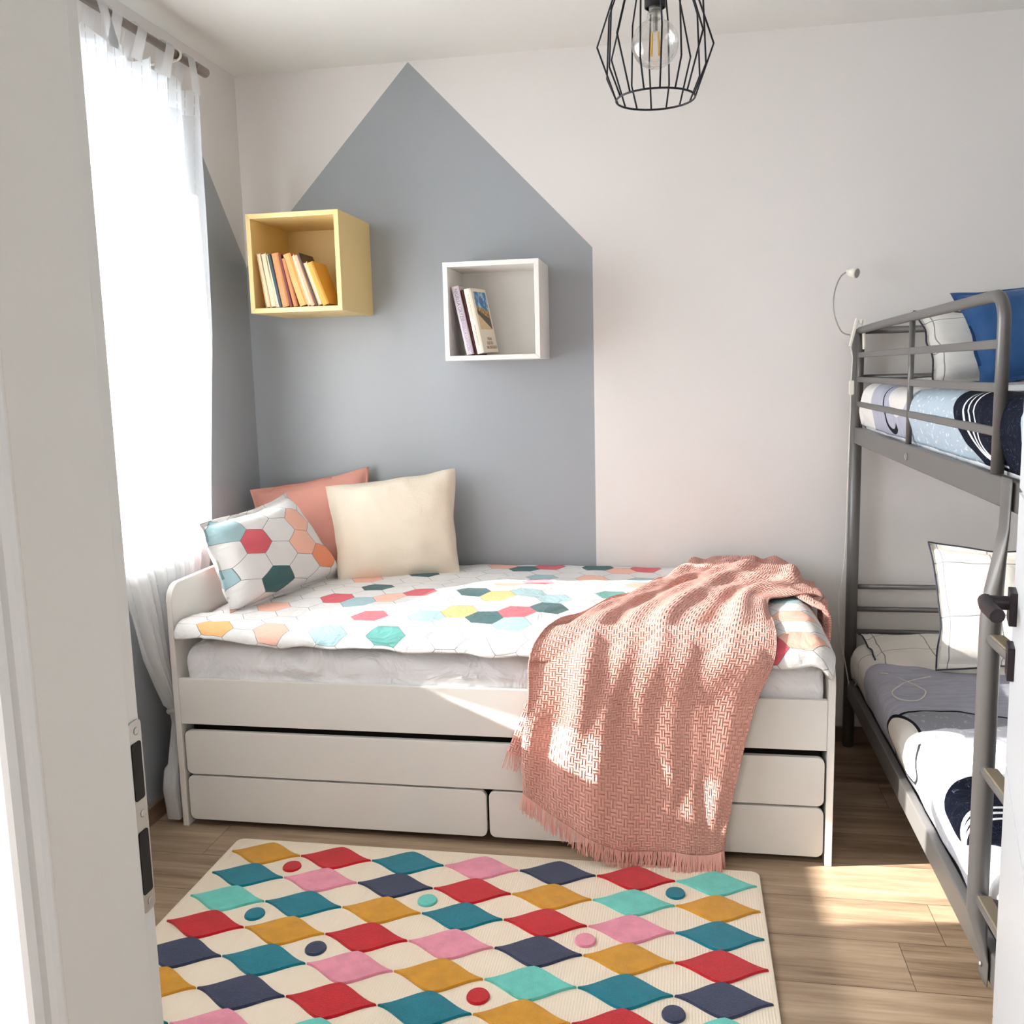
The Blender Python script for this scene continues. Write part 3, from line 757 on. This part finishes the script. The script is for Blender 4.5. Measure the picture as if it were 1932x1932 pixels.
text('NIGELLA GRYZIE', .0158, lambda a, b, c: T1(.013 + b, -.0034 - c, .241 - a), m_ink, r1, 'spine_lettering')
text('NIGELLA LAWSON', .0152, lambda a, b, c: T1(.013 + b, -.0034 - c, .125 - a), m_ink2, r1, 'spine_lettering', .86)
r3, T3 = book(.971, 1.502, math.radians(11.5), .011, .238, .165, -.212, '#571f1c', 'thin dark red book squeezed between the two pale books')
r2, T2 = book(.984, 1.505, math.radians(11), .026, .236, .155, -.228, '#efe2d0', 'cream cookbook with a mountain road photograph on its cover', yaw=math.radians(9))
text('PATRYCJA MICHALOWICZ', .0092, lambda a, b, c: T2(.013 + b, -.0034 - c, .216 - a), m_ink4, r2, 'spine_lettering', .82)
text('PIANA NA DROGACH', .0085, lambda a, b, c: T2(.013 + b, -.0034 - c, .105 - a), m_ink3, r2, 'spine_lettering', .9)
def pic_mat():
    M = Mat('cover_photo', rough=.4); u, v, _ = M.sep(M.coord('UV'))
    n = M.noise(M.coord('UV'), 5, 4, .6, .5); n2 = M.noise(M.coord('UV'), 14, 3)
    c = M.mix((n - .45).smooth(0, .2), srgb(40, 110, 170), srgb(170, 210, 228))
    hill = (u * -.12 + .62 + (n2 - .5) * .12)
    c = M.mix(v.lt(hill), c, M.mix(n2.smooth(.4, .65), srgb(110, 92, 58), srgb(214, 168, 96)))
    c = M.mix(v.lt(u * -.25 + .53), c, srgb(72, 58, 42))
    c = M.mix(v.lt(u * -.42 + .42), c, M.mix(n, srgb(196, 164, 112), srgb(228, 204, 160)))
    M.color(c); return M.m
g4 = [T2(.0262, .020, .085), T2(.0262, .142, .085), T2(.0262, .142, .224), T2(.0262, .020, .224)]
g4b = [p + Vector((.0004, 0, 0)) for p in g4]
obj('cover_photo', g4 + g4b, [(4, 5, 6, 7), (0, 1, 5, 4), (1, 2, 6, 5), (2, 3, 7, 6), (3, 0, 4, 7)], pic_mat(), r2, uvs=[(0, 0), (1, 0), (1, 1), (0, 1)] * 2)
for k, (s_, zz, off) in enumerate((('PIANA', .050, .065), ('KSIAZKA', .034, .052), ('NA DROGACH', .018, .042))):
    text(s_, .0165, lambda a, b, c, zz=zz, off=off: T2(.0264 + c, off + a, zz + b), m_ink3, r2, 'cover_lettering', .95)

# ------------------------------------------------------------------ pendant lamp
LX, LY = 1.665, -1.6
lamp = thing('pendant_lamp', (LX, LY, H), 'black geometric wire cage pendant lamp with a clear globe bulb', 'lamp')
MB().lathe([(.05, 0), (.05, -.018), (.045, -.024), (.006, -.026)], (LX, LY, H - .0005), n=28).build('ceiling_rose', m_black, lamp, smooth=False)
MB().tube([(LX, LY, H - .02), (LX, LY, 2.29)], .003, 8).build('cord', m_black, lamp, smooth=True)
MB().lathe([(.004, .14), (.014, .13), (.0215, .115), (.0215, 0), (.019, -.001), (.019, .004)], (LX, LY, 2.157), n=24).build('lamp_holder', m_black, lamp, smooth=False)
cg = MB()
RB = .080; zB = 1.981; RT = .036; zT = 2.315
cg.tube([(LX + RB * math.cos(2 * PI * k / 40), LY + RB * math.sin(2 * PI * k / 40), zB) for k in range(40)], .0021, 6, closed=True)
cg.tube([(LX + RT * math.cos(2 * PI * k / 24), LY + RT * math.sin(2 * PI * k / 24), zT) for k in range(24)], .0021, 6, closed=True)
NW = 16
for k in range(NW):
    a = 2 * PI * (k + .35) / NW; c_, s_ = math.cos(a), math.sin(a)
    P_ = lambda r, z: (LX + r * c_, LY + r * s_, z)
    if k % 2 == 0: pts = [P_(RT, zT), P_(.118, 2.085), P_(RB, zB)]
    else: pts = [P_(RT, zT), P_(.098, 2.155), P_(.104, 2.035), P_(RB, zB)]
    for i in range(len(pts) - 1): cg.tube([pts[i], pts[i + 1]], .0019, 6)
for k in range(4):
    a = 2 * PI * k / 4; cg.tube([(LX + .02 * math.cos(a), LY + .02 * math.sin(a), zT - .03), (LX + RT * math.cos(a), LY + RT * math.sin(a), zT)], .0019, 6)
cg.build('wire_cage', m_black, lamp, smooth=True)
gm = Mat('bulb_glass', (1, 1, 1, 1), 0.0); 
gl = gm.nt.nodes.new('ShaderNodeBsdfTransparent'); gl.inputs[0].default_value = (.96, .96, .95, 1); g2 = gm.nt.nodes.new('ShaderNodeBsdfGlossy'); g2.inputs['Roughness'].default_value = .03
lw_ = gm.nt.nodes.new('ShaderNodeLayerWeight'); lw_.inputs[0].default_value = .25; mxx = gm.nt.nodes.new('ShaderNodeMixShader')
gm.nt.links.new(lw_.outputs[1], mxx.inputs[0]); gm.nt.links.new(gl.outputs[0], mxx.inputs[1]); gm.nt.links.new(g2.outputs[0], mxx.inputs[2]); gm.nt.links.new(mxx.outputs[0], gm.out.inputs[0])
prof = [(.0155, .062), (.0165, .052)]
for k in range(0, 19):
    a = math.radians(66 - k * (156 / 18)); prof.append((.0475 * math.cos(a), .0475 * math.sin(a)))
MB().lathe(prof, (LX, LY, 2.088), n=36).build('bulb', gm.m, lamp, smooth=True)
m_fil = plain('yellow_filament', '#e7b65a', .5)
fl = MB()
for k in range(4):
    a = PI / 4 + PI / 2 * k; fl.tube([(LX + .009 * math.cos(a), LY + .009 * math.sin(a), 2.108), (LX + .011 * math.cos(a), LY + .011 * math.sin(a), 2.066)], .0022, 6)
fl.build('filament', m_fil, lamp)
fs_ = MB().tube([(LX, LY, 2.15), (LX, LY, 2.112)], .005, 8); fs_.lathe([(.0125, 0), (.0125, .012)], (LX, LY, 2.148)); fs_.build('bulb_stem', m_steel, lamp)

# ------------------------------------------------------------------ bunk bed
bx = 2.339; BR_ = 3.325
bunk = thing('bunk_bed', (2.83, -1.1, 0), 'grey metal bunk bed with guard rails and ladder standing along the right wall', 'bunk bed')
YB, YN = -.045, -2.125
def tb(name, pts, r, n=14, **k): return MB().tube(pts, r, n).build(name, m_bunk, bunk, smooth=True, **k)
for x in (bx - .001, BR_):
    for y in (YB, YN): tb('post', [(x, y, 0), (x, y, 1.558 if y == YB else 1.56)], .021, 18)
for x in (bx, BR_):
    pbox('side_rail', x - .011, x + .011, YN, YB, 1.151, 1.210, m_bunk, bunk, bevel=0.004)
    pbox('side_rail', x - .012, x + .012, YN, YB, .195, .262, m_bunk, bunk, bevel=0.004)
for y in (YB, YN):
    for z in (.618, .533, .447, 1.387, 1.552, 1.18, .23): tb('end_rail', [(bx, y, z), (BR_, y, z)], .0095 if z not in (1.552,) else .0125)
# guard rail (room side), far end to ladder opening
GE = -1.640
tb('guard_rail', spline([(bx, -.072, 1.552), (bx, -.5, 1.557), (bx, -1.2, 1.560), (bx, -1.55, 1.562)], 12) + [(bx, GE + .055 - .055 * math.sin(q), 1.562 - .055 + .055 * math.cos(q)) for q in [PI / 2 * k / 8 for k in range(1, 9)]] + [(bx, GE, 1.21)], .0125, 16)
for z in (1.466, 1.380, 1.293): MB().box(bx - .006, bx + .006, GE, -.072, z - .0095, z + .0095).build('guard_bar', m_bunk, bunk, bevel=.003)
tb('guard_upright', [(bx, -.866, 1.21), (bx, -.866, 1.557)], .008)
tb('guard_upright', [(bx, -.075, 1.21), (bx, -.075, 1.552)], .009)
tb('guard_rail', [(BR_, YN, 1.56), (BR_, YB, 1.56)], .0125)
# ladder
for k, y in enumerate((-1.757, -2.075)):
    n = 16; V = []; F = []; zs = [1.215, 1.20, 1.12, 1.06, 1.0, .94, .86, .4, .34, .28, .24, .21, .19]
    for z in zs:
        fl_ = min(1, max(0, (z - .97) / .16)) if z > .6 else min(1, max(0, (.33 - z) / .09))
        a_, b_ = .020 * (1 - fl_) + .0035 * fl_, .0205 * (1 - fl_) + .030 * fl_
        xo = bx - .034 + .017 * fl_
        for q in range(n):
            t = 2 * PI * q / n; V.append((xo + a_ * math.cos(t), y + b_ * math.sin(t), z))
    for i in range(len(zs) - 1):
        for q in range(n): F.append((i * n + q, (i + 1) * n + q, (i + 1) * n + (q + 1) % n, i * n + (q + 1) % n))
    F.append(tuple(range(n))); F.append(tuple((len(zs) - 1) * n + q for q in range(n))[::-1])
    obj('ladder_rail', V, F, m_bunk, bunk, smooth=True)
    MB().lathe([(.006, 0), (.006, .002), (.004, .004)], (bx - .022, y, .222), (-1, 0, 0), 12).build('bolt', m_steel, bunk)
m_step = plain('brown_step_pad', '#6f6554', .6)
for z in (.905, .640, .375):
    tb('rung', [(bx - .034, -1.757, z), (bx - .034, -2.075, z)], .0125)
    MB().box(bx - .045, bx - .019, -2.04, -1.79, z + .009, z + .0145).build('step_pad', m_step, bunk, bevel=.003)
MB().lathe([(.010, 0), (.010, .002), (.006, .003), (.006, .0045)], (bx - .011, -.90, 1.178), (-1, 0, 0), 16).build('bolt', m_steel, bunk)
pbox('mesh_base', bx + .01, BR_ - .01, YN + .03, YB - .03, 1.175, 1.185, m_bunk, bunk)
pbox('mesh_base', bx + .01, BR_ - .01, YN + .03, YB - .03, .225, .235, m_bunk, bunk)
mt1 = mattress(0, 1, 0, 1, 0, 1, m_sheet, '', nx=2); bpy.data.objects.remove(mt1)
def bunk_mattress(z0, z1, label):
    o = pbox('mattress', bx + .02, BR_ - .03, YN + .05, YB - .04, z0, z1, m_sheet, bevel=.03, segs=4); tag(o, label, 'mattress')
bunk_mattress(1.186, 1.285, 'mattress under the patterned duvet of the upper bunk')
bunk_mattress(.237, .345, 'mattress under the patterned duvet of the lower bunk')

# patterned bedding of the bunk (uv in metres : u = distance across from the room side edge, v = world y)
CW, CLAV, CBL, CNV, CGR = srgb(232, 229, 224), srgb(178, 180, 194), srgb(176, 190, 202), srgb(14, 19, 34), srgb(150, 152, 160)
BLK = srgb(30, 30, 36)
def bear_mat(name, upper):
    M = Mat(name, rough=.85, spec=.12); uvc = M.coord('UV'); u, v, _ = M.sep(uvc)
    wob = (M.noise(uvc, 4, 3) - .5) * .08
    def ell(cu, cv, ru, rv, w_=wob):
        a = (u - cu) / ru; b = (v - cv) / rv
        return (a * a + b * b).m('SQRT') + w_ * 2
    col = CW
    fn = M.noise(M.comb(u * 40, v * 120), 1, 2)
    fleck = M.noise(M.comb(u * 70, v * 45), 1, 2).gt(.63)
    flecks = M.mix(fleck * .8, CBL, srgb(226, 232, 238))
    strokes = M.noise(M.comb(u * 9, v * 60), 1, 3, .5, .5).smooth(.45, .6)
    lav = M.mix(strokes * .5, CLAV, srgb(158, 160, 176))
    sq, _n = M.vor(uvc, 16, 'DISTANCE_TO_EDGE')
    squig = (M.noise(uvc, 22, 1, .5, 2.2) - .5).abs().lt(.0035)
    navy = M.mix(squig * .5, CNV, srgb(120, 130, 150))
    if upper:
        c = M.mix((v + wob * .6).lt(-.33), CW, lav)
        c = M.mix(ell(.08, -.70, .13, .15).lt(1), c, srgb(222, 218, 212))
        e = ell(.07, -.62, .17, .12); c = M.mix((e - 1).abs().lt(.06) * v.lt(-.5) * v.gt(-.68), c, BLK)
        c = M.mix((v + wob).lt(-.84), c, flecks)
        c = M.mix(ell(.28, -1.05, .20, .30).lt(1), c, srgb(236, 240, 243))
        nvm = ell(.12, -1.62, .26, .36).lt(1); arc = 0
        c = M.mix(nvm, c, navy)
        for k in range(3):
            e = ell(.02, -1.66, .13, .20 + .04 * k, wob * .3); c = M.mix((e - 1).abs().lt(.022) * v.gt(-1.66), c, srgb(240, 242, 246))
        e = ell(.10, -2.05, .40, .30); c = M.mix(e.lt(1), c, M.mix(u.lt(.16), srgb(238, 241, 244), flecks))
    else:
        gu = (u * 5.5 + .1).mod(1.0) - .5; gv = (v * 6.5).mod(1.0) - .5
        gl_ = (gu.abs().lt(.012)).max(gv.abs().lt(.013))
        c = M.mix(gl_ * .75, CW, srgb(70, 72, 80))
        c = M.mix((v + wob * .5 + u * .12).lt(-.36), c, lav)
        c = M.mix((v + wob + u * .1).lt(-.80), c, M.mix(fleck * .5, CGR, srgb(190, 194, 202)))
        e0 = (v + .80 + u * .1 + wob).abs().lt(.006); c = M.mix(e0, c, BLK)
        e = ell(-.03, -.93, .07, .17); c = M.mix(e.lt(1.10), c, BLK); c = M.mix(e.lt(1.0), c, srgb(214, 210, 204))
        c = M.mix(ell(.08, -1.0, .07, .05).lt(1), c, srgb(228, 230, 232))
        e = ell(.31, -1.50, .38, .47, wob * .4); c = M.mix(e.lt(1), c, srgb(240, 240, 242))
        e = ell(.35, -1.53, .30, .38, wob * .4); c = M.mix(e.lt(1), c, M.mix(strokes, srgb(170, 182, 200), srgb(214, 220, 230)))
        lines = ((u * 3.3 + v * 1.1).mod(.35)).lt(.012); c = M.mix(lines * e.lt(1) * .6, c, srgb(120, 128, 140))
        nvm = ell(.13, -1.47, .14, .20, wob * .6).lt(1); c = M.mix(nvm, c, navy)
        for k in range(3):
            e = ell(.17, -1.62, .19, .13 + .03 * k, wob * .3); c = M.mix((e - 1).abs().lt(.03) * nvm * v.gt(-1.60), c, srgb(240, 242, 246))
        c = M.mix(v.lt(-1.97), c, flecks)
    M.color(c)
    n1 = M.noise(uvc, 10, 4, .55, 1.0); M.bump(n1, .45, .016); return M.m
def bunk_duvet(ztop, zedge, mat, label, y0, y1, xe):
    W_ = .94
    def fn(a, b):
        s = a * 1.06; y = y0 + (y1 - y0) * b
        zt = ztop + .010 * nz(s * 4, y * 4, 3) + .005 * nz(s * 12, y * 10, 5)
        drop = zt - zedge; hang = drop * 1.15
        if s < hang * .75: q = s / (hang * .75); x = xe - .004 + .010 * nz(y * 8, q * 2) * .6 - .018 * math.sin(q * PI * .6); z = zedge + (drop - .035) * q
        elif s < hang * .75 + .06: q = (s - hang * .75) / .06 * PI / 2; x0 = xe - .004 - .018 * math.sin(PI * .6); x = x0 + .04 * (1 - math.cos(q)); z = zt - .035 + .035 * math.sin(q)
        else: x = xe + .022 + (s - hang * .75 - .06) ; z = zt
        x = min(x, BR_ - .03)
        if b < .02: z = z - .03 * (1 - b / .02) * (z > zedge + .03)
        return (x, y, z)
    v, f, uv = grid(120, 200, fn, lambda a, b: (a * 1.06 - (ztop - zedge) * .9, y0 + (y1 - y0) * b))
    o = obj('duvet', v, f, mat, smooth=True, uvs=uv); tag(o, label, 'duvet'); o.modifiers.new('s', 'SOLIDIFY').thickness = -.02 if False else .012
    return o
bunk_duvet(1.352, 1.218, bear_mat('upper_duvet_print', True), 'blue, grey and navy patterned duvet on the upper bunk', -.10, -2.06, 2.372)
bunk_duvet(.402, .268, bear_mat('lower_duvet_print', False), 'grey, white and navy patterned duvet on the lower bunk', -.07, -2.06, 2.368)
def grid_mat(name, kx, ky, ph=0.3):
    M = Mat(name, rough=.8, spec=.2, sheen=.1); uvc = M.coord('UV'); u, v, _ = M.sep(uvc)
    wu = (M.noise(uvc, 3, 2) - .5) * .06
    gu = ((u + wu) * kx + ph).mod(1.0) - .5; gv = ((v + wu) * ky + ph * 2).mod(1.0) - .5
    g = (gu.abs().lt(.0018 * kx)).max(gv.abs().lt(.0018 * ky))
    M.color(M.mix(g * .75, srgb(232, 229, 222), srgb(84, 88, 98)))
    M.bump(M.noise(uvc, 9, 4, .55, 1.0), .4, .014); return M.m
m_grid = grid_mat('line_check_cotton', 6, 5.5)
m_pipe = plain('navy_piping', '#2b3040', .7)
pillow('pillow', (2.545, -.43, .425), (3.12, -.43, .425), (3.11, -.20, .775), (2.562, -.20, .815), .13, m_grid, 'white check-line pillow with dark piping standing upright on the lower bunk', pipe=m_pipe, seed=11, flange=.02, pinch=.05, uvw=(.58, .42))
pillow('pillow', (2.362, -.40, .405), (3.05, -.46, .412), (3.05, -.10, .455), (2.362, -.075, .445), .075, m_grid, 'white check-line pillow with dark piping lying flat at the head of the lower bunk', pipe=m_pipe, seed=15, flange=.02, pinch=.03, uvw=(.7, .42))
pillow('pillow', (2.530, -.32, 1.362), (3.10, -.30, 1.362), (3.08, -.13, 1.60), (2.490, -.20, 1.605), .12, m_grid, 'white check-line pillow with dark piping behind the blue one on the upper bunk', pipe=m_pipe, seed=21, flange=.02, pinch=.04, uvw=(.58, .42))
pillow('pillow', (2.625, -.48, 1.364), (3.15, -.50, 1.364), (3.13, -.30, 1.70), (2.575, -.30, 1.655), .14, m_navy, 'plain navy blue pillow standing on the upper bunk', seed=26, flange=.02, pinch=.05)
pillow('pillow', (2.40, -.30, 1.350), (2.80, -.34, 1.352), (2.80, -.10, 1.362), (2.385, -.09, 1.358), .05, m_grid, 'white check-line pillow lying flat on the upper bunk behind the upright ones', pipe=m_pipe, seed=31, flange=.015, pinch=.03)

# ------------------------------------------------------------------ clip lamp on the bunk post
cl = thing('clip_lamp', (2.31, -.10, 1.56), 'white gooseneck reading lamp clipped to the bunk bed post', 'lamp')
MB().tube(spline([(2.300, -.10, 1.536), (2.270, -.10, 1.550), (2.247, -.10, 1.60), (2.240, -.10, 1.652), (2.248, -.10, 1.705), (2.266, -.10, 1.742), (2.288, -.10, 1.755)], 30), .0026, 8).build('gooseneck', m_grey_tube, cl, smooth=True)
hdv = Vector((.72, -.62, -.18)).normalized()
hc = Vector((2.300, -.095, 1.752))
MB().tube([(2.282, -.10, 1.755), (2.300, -.10, 1.754)], .0075, 12).lathe([(.007, -.018), (.013, -.008), (.0165, .002), (.018, .022), (.0155, .0225)], hc, hdv, 20).build('lamp_head', m_wplastic, cl, smooth=True)
m_lens = plain('lamp_lens', '#a3a19c', .3)
MB().lathe([(.0150, .0222), (.0145, .024), (.008, .0245), (.001, .023)], hc, hdv, 20).build('lens', m_lens, cl)
def peg(a, b, w_, d): # flat clip arm
    a, b = Vector(a), Vector(b); t = (b - a).normalized(); s = Vector((0, 1, 0)); n = t.cross(s)
    m = MB(); P = []
    for p, ww in ((a, w_), (b, w_ * .7)):
        for sx, sy in ((-1, -1), (1, -1), (1, 1), (-1, 1)): P.append(p + n * sx * ww / 2 + s * sy * d / 2)
    m.add(P, [(0, 1, 2, 3), (7, 6, 5, 4), (0, 4, 5, 1), (1, 5, 6, 2), (2, 6, 7, 3), (3, 7, 4, 0)]); return m
peg((2.322, -.105, 1.592), (2.300, -.105, 1.497), .011, .022).build('clip_arm', m_wplastic, cl, bevel=.0015)
peg((2.343, -.105, 1.590), (2.347, -.105, 1.485), .009, .022).build('clip_arm', m_wplastic, cl, bevel=.0015)
peg((2.333, -.108, 1.590), (2.333, -.108, 1.574), .012, .02).build('clip_jaw', m_wplastic, cl, bevel=.0015)
tw = MB().tube(spline([(2.301, -.10, 1.50), (2.312, -.09, 1.46), (2.309, -.09, 1.36), (2.310, -.09, 1.28)], 12), .0022, 6)
tw.tube(spline([(2.310, -.09, 1.28), (2.307, -.09, 1.03), (2.304, -.09, .78), (2.294, -.09, .64), (2.284, -.09, .58), (2.293, -.09, .44), (2.315, -.09, .33), (2.339, -.10, .19)], 40), .0022, 6)
tw.build('cord', m_cable, cl, smooth=True)
MB().prism(rrect(-.0085, .0085, -.026, .026, .006), lambda u, v, s: (2.309 + u, -.096 - .012 * s, 1.352 + v)).build('inline_switch', m_wplastic, cl, bevel=.002)
zc = .412
cb = MB().tube(spline([(2.339, -.10, .19), (2.345, -.13, .27), (2.352, -.30, .36), (2.372, -.45, .415), (2.40, -.46, zc), (2.455, -.56, zc), (2.47, -.62, zc), (2.43, -.70, zc), (2.38, -.70, zc), (2.365, -.64, zc), (2.40, -.57, zc), (2.44, -.52, zc), (2.52, -.47, zc + .004)], 90), .0022, 6)
tag(cb.build('charging_cable', m_cable, smooth=True), 'thin white cable looped on the lower bunk duvet', 'cable')
cb = MB().tube(spline([(2.66, -.50, zc + .006), (2.645, -.60, zc), (2.66, -.69, zc), (2.72, -.73, zc), (2.80, -.73, zc), (2.9, -.70, zc)], 40), .0022, 6)
tag(cb.build('charging_cable', m_cable, smooth=True), 'white cable on the lower bunk duvet just behind the ladder', 'cable')

# ------------------------------------------------------------------ rug
RX0, RX1, RY1, RY0 = .352, 1.930, -1.058, -2.23
m_rug = Mat('cream_pile', srgb(236, 222, 200), .95, spec=.1, sheen=.3)
_u, _v, _ = m_rug.sep(m_rug.coord()); m_rug.bump(m_rug.noise(m_rug.coord(), 420, 2) + (_u * 900).sin() * .25, .4, .003)
RC = dict(Y='#dfa02e', R='#d0202b', T='#0f8093', P='#f49db2', N='#3a425e', M='#72d6c8')
def tuft(name, hx):
    M = Mat('tuft_' + name, srgb(hx), .95, spec=.1, sheen=.25)
    n = M.noise(M.coord(), 480, 2); n2 = M.noise(M.coord(), 28, 3)
    c = srgb(hx); M.color(M.mix((n2 * .6 + n * .4).smooth(.35, .65), tuple(q * .84 for q in c[:3]) + (1,), c)); M.bump(n + n2 * .5, .7, .004); return M.m
keys = list(RC); tm = [tuft(k, RC[k]) for k in keys]
rug = thing('rug', ((RX0 + RX1) / 2, -1.6, 0), 'cream rug with carved coloured wavy diamonds lying on the floor before the day bed', 'rug')
MB().prism(rrect(RX0, RX1, RY0, RY1, .02), lambda u, v, s: (u, v, .0005 + .0095 * s)).build('pile_base', m_rug.m, rug, bevel=.003)
MB().tube([(x, y, .0055) for x, y in rrect(RX0 - .001, RX1 + .001, RY0 - .001, RY1 + .001, .02)], .0045, 6, closed=True).build('binding', m_rug.m, rug, smooth=True)
ROWS = ['YRTPNRM', 'TPNRYMY', 'MTYTRPT', 'RYRPNYR', 'NTPYMTN', 'YNRTYRM', 'TPMNRYP', 'RTYPNMT', 'PNRTYRN']
V = []; F = []; MI = []
PX, PY = .2225, .126
def patch(outline, ci, z0=.0095, z1=.0165):
    n = len(outline); c = sum((Vector((x, y, 0)) for x, y in outline), Vector()) / n
    base = len(V)
    for sh, z in ((1.0, z0), (.995, z1 - .003), (.965, z1), (0.5, z1 + .0005)):
        for x, y in outline:
            d = Vector((x, y, 0)) - c
            k = 1 - (1 - sh) if sh < .9 else 1; L = d.length
            if sh >= .9: d = d * (1 - (1 - sh) * .06 / max(L, .01)) if L > .0 else d
            else: d = d * sh
            V.append(c + d + Vector((0, 0, z)))
    for r in range(3):
        for i in range(n):
            F.append((base + r * n + i, base + r * n + (i + 1) % n, base + (r + 1) * n + (i + 1) % n, base + (r + 1) * n + i)); MI.append(ci)
    F.append(tuple(base + 3 * n + i for i in range(n))); MI.append(ci)
for j, row in enumerate(ROWS):
    for i, k in enumerate(row):
        cx = .366 + PX * (i + .5); cy = -1.143 - PY * j; out = []
        hw, hh = PX / 2 - .001, PY / 2 + .002
        def edge(t):  # t 0 tip .. 1 apex height fraction
            return .42 * t + .58 * math.sin(t * PI / 2) ** 2
        n = 14
        for q in range(n): t = q / n; out.append((cx + hw * (1 - t), cy + hh * edge(t)))
        for q in range(n): t = 1 - q / n; out.append((cx - hw * (1 - t), cy + hh * edge(t)))
        for q in range(n): t = q / n; out.append((cx - hw * (1 - t), cy - hh * edge(t)))
        for q in range(n): t = 1 - q / n; out.append((cx + hw * (1 - t), cy - hh * edge(t)))
        patch(out, keys.index(k))
for kx, jy, c in ((1, .5, 'R'), (1, 2.5, 'T'), (2, 3.5, 'N'), (3, 1.5, 'M'), (6, .5, 'T'), (5, 2.5, 'P'), (6, 4.5, 'N'), (4, 4.5, 'R'), (2, 6.5, 'M'), (5, 6.5, 'Y')):
    cx = .366 + PX * kx; cy = -1.143 - PY * jy
    patch([(cx + .027 * math.cos(2 * PI * q / 28), cy + .029 * math.sin(2 * PI * q / 28)) for q in range(28)], keys.index(c))
obj('tufted_pattern', V, F, None, rug, smooth=False, mats=tm, midx=MI)
